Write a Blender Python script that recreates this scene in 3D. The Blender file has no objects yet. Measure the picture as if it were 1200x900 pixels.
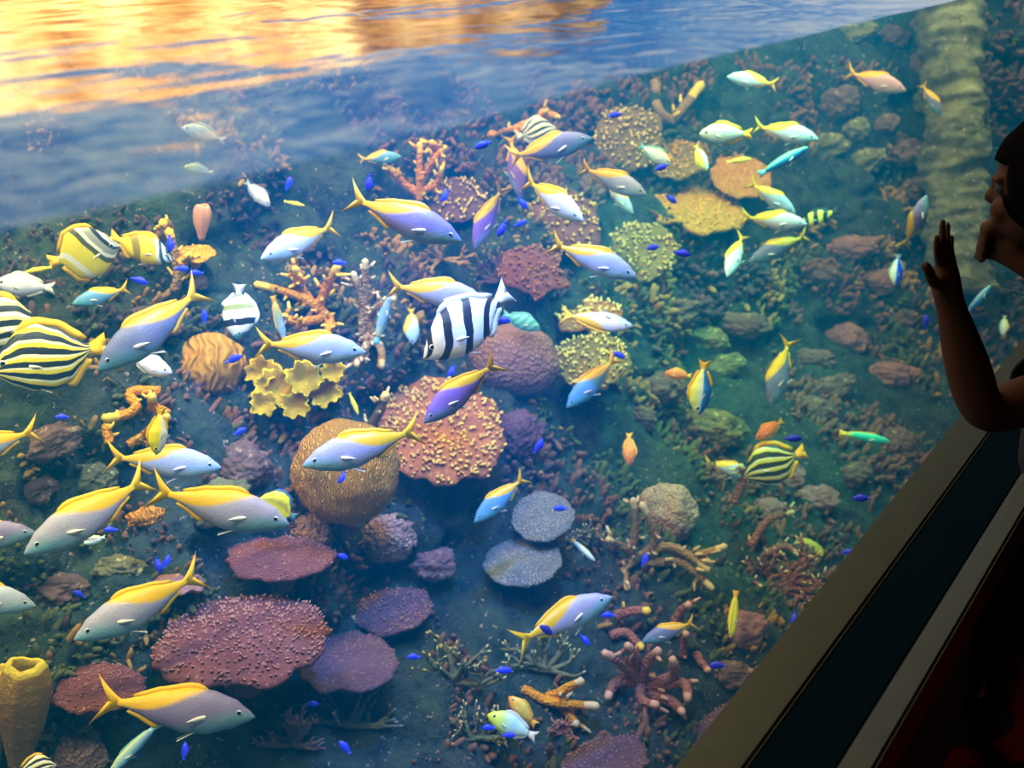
import bpy, bmesh, math, random
from mathutils import Vector, Matrix, noise
from mathutils.bvhtree import BVHTree
S = bpy.context.scene
COL = S.collection
PI = math.pi
random.seed(7)

# ------------------------------------------------------------------ view maths
FPX, CX, CY = 1200.0, 600.0, 450.0
PITCH = math.atan(573.0 / FPX)
AZ = math.atan2(1020.0, math.hypot(FPX, 573.0))
HX, HY = math.cos(AZ), math.sin(AZ)            # horizontal heading (X runs along the glass, Y into the tank)
RIGHT = Vector((HY, -HX, 0))
FWD = Vector((HX * math.cos(PITCH), HY * math.cos(PITCH), -math.sin(PITCH)))
UP = RIGHT.cross(FWD)
CAM = Vector((0, -0.364, 1.5))
WATER_Z, LEDGE_Z = 1.38, 0.64

def ray(px, py):
    """direction whose component along the optical axis is 1"""
    return FWD + RIGHT * ((px - CX) / FPX) - UP * ((py - CY) / FPX)
def P(px, py, d):
    return CAM + ray(px, py) * d
def atY(px, py, y):
    r = ray(px, py)
    return CAM + r * ((y - CAM.y) / r.y)
def atZ(px, py, z):
    r = ray(px, py)
    return CAM + r * ((z - CAM.z) / r.z)

cam = bpy.data.cameras.new('camera')
cam.sensor_width = 36; cam.lens = 36 * FPX / 1200.0
cam.clip_start = 0.02; cam.clip_end = 100
co = bpy.data.objects.new('camera', cam); COL.objects.link(co)
M = Matrix((RIGHT, UP, -FWD)).transposed().to_4x4(); M.translation = CAM
co.matrix_world = M
cam.dof.use_dof = True; cam.dof.focus_distance = 1.75; cam.dof.aperture_fstop = 4.5
S.camera = co

# ------------------------------------------------------------------ small helpers
def tag(o, label=None, cat=None, group=None, kind=None):
    if label: o['label'] = label
    if cat: o['category'] = cat
    if group: o['group'] = group
    if kind: o['kind'] = kind
    return o
def link(name, me, mats=(), parent=None, loc=None):
    o = bpy.data.objects.new(name, me); COL.objects.link(o)
    if me is not None:
        for m in mats:
            if m.name not in [x.name for x in me.materials if x]: me.materials.append(m)
    if parent is not None: o.parent = parent
    if loc is not None: o.location = loc
    return o
def mesh(name, vs, fs, smooth=True, mi=None):
    me = bpy.data.meshes.new(name)
    me.from_pydata([tuple(v) for v in vs], [], fs)
    if smooth: me.polygons.foreach_set('use_smooth', [True] * len(me.polygons))
    if mi: me.polygons.foreach_set('material_index', mi)
    me.update()
    return me
def box_mesh(name, lo, hi, bevel=0.0):
    bm = bmesh.new()
    bmesh.ops.create_cube(bm, size=1)
    for v in bm.verts:
        v.co = Vector([lo[i] + (v.co[i] + .5) * (hi[i] - lo[i]) for i in range(3)])
    if bevel: bmesh.ops.bevel(bm, geom=bm.edges[:], offset=bevel, segments=2, affect='EDGES')
    me = bpy.data.meshes.new(name); bm.to_mesh(me); bm.free()
    return me

# ------------------------------------------------------------------ node helpers
class N:
    def __init__(s, name):
        s.m = bpy.data.materials.new(name); s.m.use_nodes = True
        s.nt = s.m.node_tree; s.nt.nodes.clear()
        s.out = s.nt.nodes.new('ShaderNodeOutputMaterial')
    def n(s, t, **k):
        nd = s.nt.nodes.new(t)
        for a, v in k.items(): setattr(nd, a, v)
        return nd
    def set(s, nd, key, v):
        if hasattr(v, 'is_output') or isinstance(v, bpy.types.NodeSocket): s.nt.links.new(v, nd.inputs[key])
        else: nd.inputs[key].default_value = v
    def math(s, op, a, b=0.0, clamp=False):
        nd = s.n('ShaderNodeMath', operation=op, use_clamp=clamp); s.set(nd, 0, a); s.set(nd, 1, b); return nd.outputs[0]
    def mix(s, f, a, b, bt='MIX'):
        nd = s.n('ShaderNodeMix', data_type='RGBA', blend_type=bt)
        s.set(nd, 0, f); s.set(nd, 6, a if not isinstance(a, tuple) else (*a, 1)[:4]); s.set(nd, 7, b if not isinstance(b, tuple) else (*b, 1)[:4])
        return nd.outputs[2]
    def noise(s, scale, detail=3, rough=.55, vec=None, dist=0.0):
        nd = s.n('ShaderNodeTexNoise'); nd.inputs['Scale'].default_value = scale; nd.inputs['Detail'].default_value = detail
        nd.inputs['Roughness'].default_value = rough; nd.inputs['Distortion'].default_value = dist
        if vec is not None: s.nt.links.new(vec, nd.inputs['Vector'])
        return nd.outputs['Fac']
    def voro(s, scale, vec=None, feature='F1'):
        nd = s.n('ShaderNodeTexVoronoi', feature=feature); nd.inputs['Scale'].default_value = scale
        if vec is not None: s.nt.links.new(vec, nd.inputs['Vector'])
        return nd.outputs['Distance']
    def obj(s): return s.n('ShaderNodeTexCoord').outputs['Object']
    def attr(s, name): return s.n('ShaderNodeAttribute', attribute_name=name).outputs['Fac']
    def ramp(s, fac, stops, interp='LINEAR'):
        nd = s.n('ShaderNodeValToRGB'); cr = nd.color_ramp; cr.interpolation = interp
        while len(cr.elements) > 1: cr.elements.remove(cr.elements[-1])
        cr.elements[0].position = stops[0][0]; cr.elements[0].color = (*stops[0][1], 1)
        for p, c in stops[1:]:
            e = cr.elements.new(p); e.color = (*c, 1)
        s.set(nd, 0, fac); return nd.outputs[0]
    def bump(s, h, strength=.5, dist=.01):
        nd = s.n('ShaderNodeBump'); nd.inputs['Strength'].default_value = strength; nd.inputs['Distance'].default_value = dist
        s.nt.links.new(h, nd.inputs['Height']); return nd.outputs[0]
    def bsdf(s, col, rough=.6, spec=.3, normal=None, sss=0, metal=0):
        nd = s.n('ShaderNodeBsdfPrincipled')
        s.set(nd, 'Base Color', col if not isinstance(col, tuple) else (*col, 1)[:4]); s.set(nd, 'Roughness', rough)
        s.set(nd, 'Specular IOR Level', spec); s.set(nd, 'Metallic', metal)
        if normal is not None: s.nt.links.new(normal, nd.inputs['Normal'])
        s.nt.links.new(nd.outputs[0], s.out.inputs['Surface'])
        return s.m
MATS = {}
def flat(name, col, rough=.5, spec=.3, nz=0.0):
    if name in MATS: return MATS[name]
    b = N(name)
    if nz:
        f = b.noise(40, 4, vec=b.obj())
        c = b.mix(f, tuple(x * (1 - nz) for x in col), tuple(min(1, x * (1 + nz)) for x in col))
    else: c = (*col, 1)
    MATS[name] = b.bsdf(c, rough, spec)
    return MATS[name]

# ------------------------------------------------------------------ view transform
S.view_settings.view_transform = 'Standard'; S.view_settings.look = 'None'
S.view_settings.gamma = 1; S.view_settings.use_curve_mapping = False
S.view_settings.exposure = -0.1
S.cycles.max_bounces = 6; S.cycles.diffuse_bounces = 2; S.cycles.glossy_bounces = 2
S.cycles.transparent_max_bounces = 16; S.cycles.volume_bounces = 0
S.cycles.sample_clamp_indirect = 4.0
S.cycles.caustics_reflective = False; S.cycles.caustics_refractive = False
S.cycles.use_denoising = True

# ------------------------------------------------------------------ sky over the open tank
w = bpy.data.worlds.new('sky'); S.world = w; w.use_nodes = True
nt = w.node_tree; nt.nodes.clear()
tc = nt.nodes.new('ShaderNodeTexCoord'); mp = nt.nodes.new('ShaderNodeMapping'); mp.inputs['Scale'].default_value = (2.6, 2.6, 26)
nz = nt.nodes.new('ShaderNodeTexNoise'); nz.inputs['Scale'].default_value = 1.3; nz.inputs['Detail'].default_value = 4
rp = nt.nodes.new('ShaderNodeValToRGB'); cr = rp.color_ramp
cr.elements[0].position = .40; cr.elements[0].color = (.01, .17, .62, 1)
cr.elements[1].position = .56; cr.elements[1].color = (.85, .92, 1.0, 1)
e = cr.elements.new(.47); e.color = (.05, .33, .80, 1)
bg = nt.nodes.new('ShaderNodeBackground'); bg.inputs[1].default_value = SKY = .9
wo = nt.nodes.new('ShaderNodeOutputWorld')
nt.links.new(tc.outputs['Generated'], mp.inputs[0]); nt.links.new(mp.outputs[0], nz.inputs[0])
nt.links.new(nz.outputs[0], rp.inputs[0]); nt.links.new(rp.outputs[0], bg.inputs[0]); nt.links.new(bg.outputs[0], wo.inputs[0])

# ------------------------------------------------------------------ the room shell on the visitors' side
dark_plaster = flat('dark_plaster', (.03, .03, .035), .8, .1, .2)
b = N('red_carpet'); f = b.noise(90, 4, vec=b.obj())
carpet = b.bsdf(b.mix(f, (.30, .014, .005), (.45, .03, .010)), .95, .05)
tag(link('floor', box_mesh('floor', (-3, -3, -.05), (8, -.02, 0)), [carpet]), kind='structure')
tag(link('ceiling', box_mesh('ceiling', (-3, -3, 2.7), (8, .12, 2.8)), [dark_plaster]), kind='structure')
tag(link('sky_block_slab', box_mesh('sky_block_slab', (-3, .13, 3.4), (8, 4.6, 3.5)), [flat('sky_block_dark', (.06, .07, .09), .8, .1)]), kind='structure')  # unseen slab added to keep overhead sky light off the tank
tag(link('wall_back', box_mesh('wall_back', (-3, -3.1, 0), (8, -3, 2.7)), [dark_plaster]), kind='structure')
tag(link('wall_left', box_mesh('wall_left', (-3.1, -3, 0), (-3, .1, 2.7)), [dark_plaster]), kind='structure')
tag(link('wall_right', box_mesh('wall_right', (8, -3, 0), (8.1, .1, 2.7)), [dark_plaster]), kind='structure')
tag(link('wall_front', box_mesh('wall_front', (-3, -.02, 1.55), (8, .12, 2.7)), [dark_plaster]), kind='structure')
tag(link('baseboard_front', box_mesh('baseboard_front', (-3, -.135, .001), (8, -.02, LEDGE_Z - .051)), [dark_plaster]), kind='structure')

# the viewing window: pane (root) > rim, sill, sill edge
b = N('clear_acrylic')
tr = b.n('ShaderNodeBsdfTransparent'); tr.inputs[0].default_value = (.97, .985, .985, 1)
gl = b.n('ShaderNodeBsdfGlossy'); gl.inputs['Roughness'].default_value = .02
fr = b.n('ShaderNodeFresnel'); fr.inputs[0].default_value = 1.3
mx = b.n('ShaderNodeMixShader'); bk = b.n('ShaderNodeNewGeometry').outputs['Backfacing']; b.nt.links.new(b.math('MULTIPLY', b.math('MULTIPLY', fr.outputs[0], .12), b.math('SUBTRACT', 1.0, bk)), mx.inputs[0])
b.nt.links.new(tr.outputs[0], mx.inputs[1]); b.nt.links.new(gl.outputs[0], mx.inputs[2]); b.nt.links.new(mx.outputs[0], b.out.inputs[0])
acrylic = b.m
pane = tag(link('window_1', box_mesh('window_pane', (-2.9, 0, LEDGE_Z - .9), (7.9, .03, 1.549)), [acrylic]), kind='structure')
b = N('worn_grey_metal'); f = b.noise(30, 4, vec=b.obj())
rim_m = b.bsdf(b.mix(f, (.034, .036, .024), (.056, .058, .042)), .5, .4)
b = N('dark_blue_ledge'); f = b.noise(60, 3, vec=b.obj())
ledge_m = b.bsdf(b.mix(f, (.002, .008, .016), (.003, .010, .02)), .9, .0)
b = N('sill_edge_steel'); f = b.noise(25, 4, vec=b.obj())
edge_m = b.bsdf(b.mix(f, (.07, .085, .09), (.11, .12, .12)), .4, .5)
link('window_frame', box_mesh('window_frame', (-2.9, -.063, LEDGE_Z - .05), (7.9, -.001, LEDGE_Z + .004), .004), [rim_m], pane)
link('window_sill', box_mesh('window_sill', (-2.9, -.141, LEDGE_Z - .05), (7.9, -.0635, LEDGE_Z), .002), [ledge_m], pane)
link('sill_edge', box_mesh('sill_edge', (-2.9, -.175, LEDGE_Z - .09), (7.9, -.1415, LEDGE_Z + .003), .004), [edge_m], pane)

# ------------------------------------------------------------------ the tank: water body
b = N('tank_water')
geo = b.n('ShaderNodeNewGeometry')
sx = b.n('ShaderNodeSeparateXYZ'); b.nt.links.new(geo.outputs['True Normal'], sx.inputs[0])
side = b.math('ABSOLUTE', sx.outputs[2]); top = b.math('GREATER_THAN', side, .5)
fr = b.n('ShaderNodeFresnel'); fr.inputs[0].default_value = 1.45
refl = b.math('ADD', b.math('MULTIPLY', fr.outputs[0], 1.0), .28, True)
refl = b.math('MULTIPLY', b.math('MULTIPLY', refl, top), b.math('SUBTRACT', 1.0, geo.outputs['Backfacing']))
tr = b.n('ShaderNodeBsdfTransparent'); gl = b.n('ShaderNodeBsdfGlossy'); gl.inputs['Roughness'].default_value = .07
tcw = b.obj(); mpw = b.n('ShaderNodeMapping'); mpw.inputs['Scale'].default_value = (.8, 1.3, 1); b.nt.links.new(tcw, mpw.inputs[0])
h = b.noise(5.5, 3, .5, mpw.outputs[0], .4)
b.nt.links.new(b.bump(h, .11, .05), gl.inputs['Normal'])
mx = b.n('ShaderNodeMixShader'); b.nt.links.new(refl, mx.inputs[0])
b.nt.links.new(tr.outputs[0], mx.inputs[1]); b.nt.links.new(gl.outputs[0], mx.inputs[2]); b.nt.links.new(mx.outputs[0], b.out.inputs['Surface'])
vs_ = b.n('ShaderNodeVolumeScatter'); vs_.inputs['Color'].default_value = WCOL = (.0, .30, .85, 1); vs_.inputs['Density'].default_value = .14
va = b.n('ShaderNodeVolumeAbsorption'); va.inputs['Color'].default_value = (.25, .85, .95, 1); va.inputs['Density'].default_value = .13
ad = b.n('ShaderNodeAddShader'); b.nt.links.new(vs_.outputs[0], ad.inputs[0]); b.nt.links.new(va.outputs[0], ad.inputs[1])
b.nt.links.new(ad.outputs[0], b.out.inputs['Volume'])
water_m = b.m
water_m.cycles.homogeneous_volume = True
WX0, WX1, WY0, WY1, WZ0 = -2.9, 7.9, .034, 3.1, -.7
def wave(x, y):
    return .004 * noise.noise((x * 3.1, y * 4.3, .3)) + .002 * noise.noise((x * 8, y * 11, 5.1))
nx, ny = 216, 62
vs, fs = [], []
for j in range(ny + 1):
    for i in range(nx + 1):
        x = WX0 + (WX1 - WX0) * i / nx; y = WY0 + (WY1 - WY0) * j / ny
        vs.append((x, y, WATER_Z + wave(x, y)))
idx = lambda i, j: j * (nx + 1) + i
for j in range(ny):
    for i in range(nx): fs.append((idx(i, j), idx(i + 1, j), idx(i + 1, j + 1), idx(i, j + 1)))
bb = len(vs)
per = [idx(i, 0) for i in range(nx)] + [idx(nx, j) for j in range(ny)] + [idx(i, ny) for i in range(nx, 0, -1)] + [idx(0, j) for j in range(ny, 0, -1)]
np_ = len(per)
for k in per: vs.append(vs[k])                       # the sides keep their own edge, so the surface stays flat right up to the glass
for k in per: vs.append((vs[k][0], vs[k][1], WZ0))
for k in range(np_):
    k2 = (k + 1) % np_; fs.append((bb + k, bb + np_ + k, bb + np_ + k2, bb + k2))
fs.append(tuple(bb + np_ + k for k in reversed(range(np_))))
tag(link('water_1', mesh('tank_water', vs, fs), [water_m]), kind='structure')

# ------------------------------------------------------------------ reef slope (the rockwork the corals grow on)
def reef_y(x, z):
    y = .9 + (z + .3) / 1.63 * 1.5
    y -= max(0.0, -.12 - z) * 1.25
    if x > 3.2: y -= .5 * (x - 3.2) ** 1.5
    return max(y, .14)
nx, nz_ = 430, 135
X0, X1, Z0, Z1 = -.9, 5.6, -.6, 1.35
vs, fs = [], []
for j in range(nz_ + 1):
    for i in range(nx + 1):
        x = X0 + (X1 - X0) * i / nx; z = Z0 + (Z1 - Z0) * j / nz_
        y = reef_y(x, z)
        big = noise.fractal((x * 1.6, z * 2.0, 1.7), .9, 2.1, 3)
        rid = noise.ridged_multi_fractal((x * 2.8 + 4, z * 3.4, 8.3), .9, 2.2, 4, .9, 2.0)
        sm = noise.fractal((x * 11, z * 13, 3.3), .8, 2.1, 3)
        lump = noise.voronoi((x * 6.5, z * 7.5, y * 3))[0][0]
        y -= .11 * big + .06 * (rid - 1.0) + .030 * sm + .10 * (.45 - lump)
        if x > 2.9: y -= min(1, (x - 2.9)) * (.16 * (.42 - noise.voronoi((x * 4.6, z * 6.2, 3.3))[0][0]) + .05 * noise.noise((x * 7, z * 9, 40)))
        zz = z + .05 * noise.noise((x * 4, z * 5, 20)) + .03 * sm
        vs.append(Vector((x, max(y, .1), min(zz, 1.355))))
idx = lambda i, j: j * (nx + 1) + i
for j in range(nz_):
    for i in range(nx): fs.append((idx(i, j), idx(i + 1, j), idx(i + 1, j + 1), idx(i, j + 1)))
REEF = BVHTree.FromPolygons(vs, fs)
vs_reef, fs_reef = [v.copy() for v in vs], list(fs)
# closed at the back so that it is a solid bank of rock
n0 = len(vs)
for i in range(nx + 1): vs.append(Vector((X0 + (X1 - X0) * i / nx, 2.75, Z0)))
for i in range(nx + 1): vs.append(Vector((X0 + (X1 - X0) * i / nx, 2.75, 1.355)))
for i in range(nx):
    fs.append((idx(i, nz_), idx(i + 1, nz_), n0 + nx + 1 + i + 1, n0 + nx + 1 + i))
    fs.append((n0 + i + 1, n0 + i, n0 + nx + 1 + i, n0 + nx + 1 + i + 1))
b = N('reef_rock')
o_ = b.obj()
c = b.ramp(b.noise(2.2, 5, .6, o_), [(.30, (.05, .045, .06)), (.42, (.16, .08, .09)), (.52, (.22, .13, .09)), (.62, (.10, .13, .08)), (.74, (.26, .17, .10))])
c2 = b.ramp(b.noise(17, 4, .65, o_), [(.36, (.02, .02, .035)), (.5, (.30, .19, .15)), (.62, (.34, .28, .13)), (.72, (.62, .45, .36))])
c = b.mix(.5, c, c2)
spk = b.math('GREATER_THAN', b.noise(55, 3, .7, o_), .66)
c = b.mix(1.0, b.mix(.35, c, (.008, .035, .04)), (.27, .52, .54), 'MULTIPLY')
c = b.mix(b.math('MULTIPLY', spk, .6), c, (.55, .42, .28))
reef_m = b.bsdf(c, .9, .1, b.bump(b.noise(38, 5, .7, o_), .9, .03))
REEF_OBJ = tag(link('reef_slope', mesh('reef_slope', vs, fs), [reef_m]), kind='structure')
def hit(px, py):
    r = ray(px, py)
    loc, nrm, i, dist = REEF.ray_cast(CAM, r)
    if loc is None: return None, None, 4.5
    return loc, nrm, (loc - CAM).dot(FWD)

# tank shell behind and beyond the reef
tank_m = flat('tank_blue_wall', (.02, .07, .16), .8, .1, .2)
tag(link('wall_tank_end', box_mesh('wall_tank_end', (7.92, .04, -.8), (8.0, 3.2, 1.40)), [tank_m]), kind='structure')
tag(link('wall_tank_back', box_mesh('wall_tank_back', (-3, 3.12, -.8), (8, 3.2, 1.40)), [tank_m]), kind='structure')
tag(link('wall_tank_side', box_mesh('wall_tank_side', (-3, .04, -.8), (-2.92, 3.1, 1.40)), [tank_m]), kind='structure')
tag(link('floor_tank', box_mesh('floor_tank', (-3, .04, -.85), (8, 3.2, -.705)), [flat('tank_sand', (.05, .035, .04), .9, .1, .5)]), kind='structure')
# sandstone wall above the water on the far side
vs, fs = [], []
nx, nz_ = 260, 40
X0, X1, Z0, Z1 = -3, 5.0, 1.36, 1.86
for j in range(nz_ + 1):
    for i in range(nx + 1):
        x = X0 + (X1 - X0) * i / nx; z = Z0 + (Z1 - Z0) * j / nz_
        y = 2.86 - .10 * noise.fractal((x * 1.8, z * 5, 2.2), .9, 2.1, 4)
        zz = z + (.07 * noise.noise((x * 1.3, 9, 4)) if j == nz_ else 0)
        vs.append((x, y, zz))
for j in range(nz_):
    for i in range(nx): fs.append((j * (nx + 1) + i, j * (nx + 1) + i + 1, (j + 1) * (nx + 1) + i + 1, (j + 1) * (nx + 1) + i))
n0 = len(vs)
for i in range(nx + 1): vs.append((X0 + (X1 - X0) * i / nx, 3.1, 1.86))
for i in range(nx + 1): vs.append((X0 + (X1 - X0) * i / nx, 3.1, 1.40))
for i in range(nx):
    a = nz_ * (nx + 1) + i
    fs.append((a, a + 1, n0 + i + 1, n0 + i)); fs.append((n0 + i, n0 + i + 1, n0 + nx + 2 + i, n0 + nx + 1 + i))
fs.append(tuple([j * (nx + 1) + nx for j in range(nz_ + 1)] + [n0 + nx, n0 + 2 * nx + 1]))
b = N('orange_sandstone'); o_ = b.obj()
c = b.ramp(b.noise(3.2, 5, .6, o_, .5), [(.32, (.30, .14, .06)), (.44, (.62, .36, .15)), (.56, (.90, .64, .34)), (.7, (.95, .80, .58))])
sand_m = b.bsdf(c, .85, .1, b.bump(b.noise(14, 4, .6, o_), .5, .03))
tag(link('wall_sandstone', mesh('wall_sandstone', vs, fs), [sand_m]), kind='structure')

# ------------------------------------------------------------------ lamps hung over the tank
def area(name, loc, target, sx, sy, power, col, spread=180):
    l = bpy.data.lights.new(name, 'AREA'); l.shape = 'RECTANGLE'; l.size = sx; l.size_y = sy; l.energy = power; l.color = col; l.spread = math.radians(spread)
    o = bpy.data.objects.new(name, l); COL.objects.link(o); o.location = loc
    o.rotation_euler = (Vector(target) - Vector(loc)).to_track_quat('-Z', 'Y').to_euler()
    return o
def spot(name, loc, target, power, col, ang, blend=.6, rad=.15):
    l = bpy.data.lights.new(name, 'SPOT'); l.energy = power; l.color = col; l.spot_size = math.radians(ang); l.spot_blend = blend; l.shadow_soft_size = rad
    o = bpy.data.objects.new(name, l); COL.objects.link(o); o.location = loc
    o.rotation_euler = (Vector(target) - Vector(loc)).to_track_quat('-Z', 'Y').to_euler()
    return o
area('tank_lamp_bank', (1.3, .30, 2.6), (1.5, 1.35, .8), 3.2, .25, 26, (1.0, .92, .78), 85)
area('tank_lamp_bank_far', (4.2, .30, 2.6), (4.1, 1.0, .9), 2.2, .25, 20, (1.0, .98, .66), 85)
area('sandstone_wash_lamp', (1.0, 1.7, 2.9), (1.2, 2.8, 1.6), 4.5, .3, 350, (1.0, .76, .44))

def lamp_at(px, py, dx, dy, power, col, ang):
    t = hit(px, py)[0]; spot('tank_colour_spot', (t.x + dx, max(t.y + dy, .3), 2.6), t, power, col, ang)
lamp_at(440, 690, 0, -.5, 850, (.02, .18, 1.0), 37)
lamp_at(790, 430, 0, -.6, 520, (.02, .85, .75), 38)  # added teal light that tints the haze on this side

l = bpy.data.lights.new('room_fill_light', 'POINT'); l.energy = 1.6; l.color = (1.0, .55, .25); l.shadow_soft_size = .2  # added warm fill that lifts the carpet, no visible source
o = bpy.data.objects.new('room_fill_light', l); COL.objects.link(o); o.location = (.9, -1.6, 2.4)
spot('carpet_fill_light', (1.3, -1.0, .8), (1.55, -.30, 0), 2, (1.0, .6, .4), 60)  # spot added only to brighten the carpet
RV, RF = vs_reef, fs_reef
# ================================================================== FISH
# ---- materials driven by two body coordinates: u (0 snout .. 1 tail) and v (-1 belly .. 1 back)
def skin(name, fac_uv, stops, rough=.42, interp='LINEAR', wob=0.0, scale_bump=True):
    if name in MATS: return MATS[name]
    b = N(name)
    a, c, k = fac_uv
    f = b.math('ADD', b.math('ADD', b.math('MULTIPLY', b.attr('u'), a), b.math('MULTIPLY', b.attr('v'), c)), k)
    if wob: f = b.math('ADD', f, b.math('MULTIPLY', b.math('SUBTRACT', b.noise(7, 2, vec=b.obj()), .5), wob))
    col = b.ramp(f, stops, interp)
    nrm = b.bump(b.voro(60, b.obj()), .12, .004) if scale_bump else None
    MATS[name] = b.bsdf(col, rough, .45, nrm)
    return MATS[name]
YEL = (.88, .50, .01)
def fusilier_skin(name, body, belly, yel=YEL, cut=.50):
    return skin(name, (1.0, .28, -.11), [(0, belly), (.09, tuple((x + y) / 2 for x, y in zip(body, belly))), (.2, body), (cut - .035, body), (cut + .035, yel), (1, yel)], wob=.05)
FUS = {  # one species: tints and teal bellies mostly carry the light on each fish
    'lavender': fusilier_skin('fusilier_lavender', (.25, .20, .36), (.20, .36, .40)),
    'purple': fusilier_skin('fusilier_purple', (.26, .13, .42), (.22, .26, .50)),
    'pale': fusilier_skin('fusilier_pale', (.42, .46, .58), (.40, .60, .64)),
    'white': fusilier_skin('fusilier_white', (.70, .66, .68), (.45, .60, .62)),
    'blue': fusilier_skin('fusilier_blue', (.13, .34, .56), (.14, .46, .56)),
    'grey': fusilier_skin('fusilier_grey', (.18, .20, .32), (.14, .32, .38)),
    'yellowback': fusilier_skin('fusilier_yellowback', (.42, .39, .50), (.26, .48, .52), cut=.45),
    'pink': fusilier_skin('fusilier_pink', (.66, .38, .40), (.70, .54, .48), cut=.56),
}
FIN_Y = flat('fin_yellow', (.90, .50, .01), .5, .3, .12)
FIN_O = flat('fin_orange_yellow', (.85, .45, .02), .5, .3, .12)
FIN_PALE = flat('fin_pale', (.75, .72, .62), .5, .3, .1)
FIN_BLUE = flat('fin_blue_grey', (.30, .42, .55), .5, .3, .1)
FIN_TEAL = flat('fin_teal', (.18, .52, .52), .5, .3, .1)
EYE_W = flat('eye_silver', (.75, .75, .68), .15, .6)
EYE_B = flat('eye_pupil', (.01, .01, .012), .08, .7)

def bands(name, fac_uv, n, cols, lo=0.0, hi=1.0, widths=None, **k):
    """repeat the colour list n times along the coordinate, hard edged"""
    st, m = [], len(cols); widths = widths or [1.0 / m] * m
    for i in range(n):
        p = lo + (hi - lo) * i / n
        for c, wd in zip(cols, widths):
            st.append((min(p, .999), c)); p += wd * (hi - lo) / n
    return skin(name, fac_uv, st, interp='CONSTANT', **k)
DK = (.018, .022, .03)
STRIPEY = bands('stripey_skin', (.35, .40, .36), 6, [(.92, .74, .02), (.95, .92, .62), DK], widths=[.30, .22, .48], wob=.03)
STRIPEY_G = bands('stripey_green_skin', (.35, .40, .36), 5, [(.72, .62, .04), (.85, .82, .45), (.03, .035, .02)], widths=[.25, .2, .55], wob=.03)
STRIPEY_P = bands('stripey_pale_skin', (.35, .40, .36), 5, [(.90, .80, .30), (.95, .93, .85), DK], widths=[.25, .3, .45], wob=.03)
KNIFE = bands('barred_white_skin', (.92, -.12, .14), 5, [(.96, .92, .84), (.93, .93, .95), DK], widths=[.35, .27, .38], wob=.04)
SERG = bands('sergeant_skin', (1.0, -.05, .05), 4, [(.90, .78, .04), DK], widths=[.5, .5], wob=.03)
BFLY = skin('butterfly_skin', (1.0, -.22, .22), [(0, (.42, .45, .42)), (.20, (.75, .85, .85)), (.25, DK), (.34, (.35, .36, .30)), (.46, (.94, .90, .70)), (.52, (.10, .10, .04)), (.60, (.94, .78, .03)), (.86, (.97, .92, .80)), (.97, (.93, .72, .03))], interp='CONSTANT', wob=.05)
RECT = skin('long_butterfly_skin', (1.0, -.10, .10), [(0, (.75, .85, .88)), (.10, (.05, .12, .22)), (.17, (.70, .88, .90)), (.24, (.04, .10, .16)), (.30, (.80, .86, .60)), (.36, (.92, .66, .01)), (.60, (.30, .22, .01)), (.72, (.92, .68, .01))], interp='CONSTANT', wob=.06)
BANNER = skin('banner_skin', (1.0, -.05, .05), [(0, (.10, .40, .45)), (.16, (.92, .92, .80)), (.30, DK), (.42, (.95, .95, .92)), (.58, (.35, .38, .10)), (.68, (.95, .92, .70)), (.80, (.30, .32, .25)), (.90, (.92, .88, .4))], interp='CONSTANT', wob=.06)
WHITE_Y = skin('yellow_flank_skin', (.2, .5, .45), [(0, (.85, .85, .85)), (.40, (.88, .88, .84)), (.55, (.95, .85, .04)), (1, (.92, .75, .02))])
PALE = skin('pale_green_skin', (0, .5, .5), [(0, (.40, .70, .62)), (.45, (.70, .92, .82)), (.8, (.86, .95, .80)), (1, (.80, .80, .20))])
PALE_L = skin('pale_lavender_skin', (0, .5, .5), [(0, (.55, .62, .78)), (.5, (.74, .74, .86)), (1, (.80, .74, .66))])
TEAL = bands('teal_barred_skin', (1.0, .1, 0), 6, [(.22, .66, .56), (.10, .42, .44)], wob=.04)
TEALP = skin('teal_plain_skin', (0, .5, .5), [(0, (.20, .50, .62)), (.5, (.42, .72, .80)), (1, (.70, .75, .30))])
GREEN = skin('green_wrasse_skin', (1.0, 0, 0), [(0, (.02, .55, .36)), (.7, (.03, .62, .38)), (.80, (.62, .72, .04)), (.92, (.05, .25, .75))])
ORANGE = skin('orange_skin', (0, .5, .5), [(0, (.98, .34, .07)), (.6, (.95, .30, .05)), (1, (.80, .20, .05))])
ORANGE_Y = skin('orange_gold_skin', (1.0, .1, 0), [(0, (.90, .30, .03)), (.2, (.95, .48, .03)), (.55, (.98, .70, .10)), (.95, (.90, .35, .03))])
YELLOW = skin('bright_yellow_skin', (0, .5, .5), [(0, (.85, .80, .02)), (.5, (.95, .90, .02)), (.7, (.45, .40, .02)), (.85, (.95, .92, .02))])
GREENY = skin('green_yellow_skin', (1.0, 0, 0), [(0, (.85, .85, .02)), (.25, (.72, .92, .12)), (.5, (.62, .90, .74)), (1, (.70, .92, .85))])
RAINBOW = skin('slender_rainbow_skin', (0, .5, .5), [(0, (.02, .10, .45)), (.42, (.02, .25, .60)), (.52, (.72, .95, .90)), (.68, (.80, .92, .30)), (1, (.95, .85, .03))])
BLUEW = skin('blue_slender_skin', (0, .5, .5), [(0, (.01, .10, .40)), (.5, (.02, .30, .65)), (.75, (.10, .70, .75)), (1, (.55, .85, .20))])
BRIGHTB = skin('bright_blue_skin', (0, .5, .5), [(0, (.02, .20, .60)), (.5, (.05, .45, .85)), (1, (.35, .75, .90))])
TANG = skin('white_blue_skin', (0, .5, .5), [(0, (.01, .03, .75)), (.52, (.02, .06, .85)), (.60, (.60, .85, .90)), (.8, (.92, .95, .80)), (1, (.90, .85, .25))])
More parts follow.
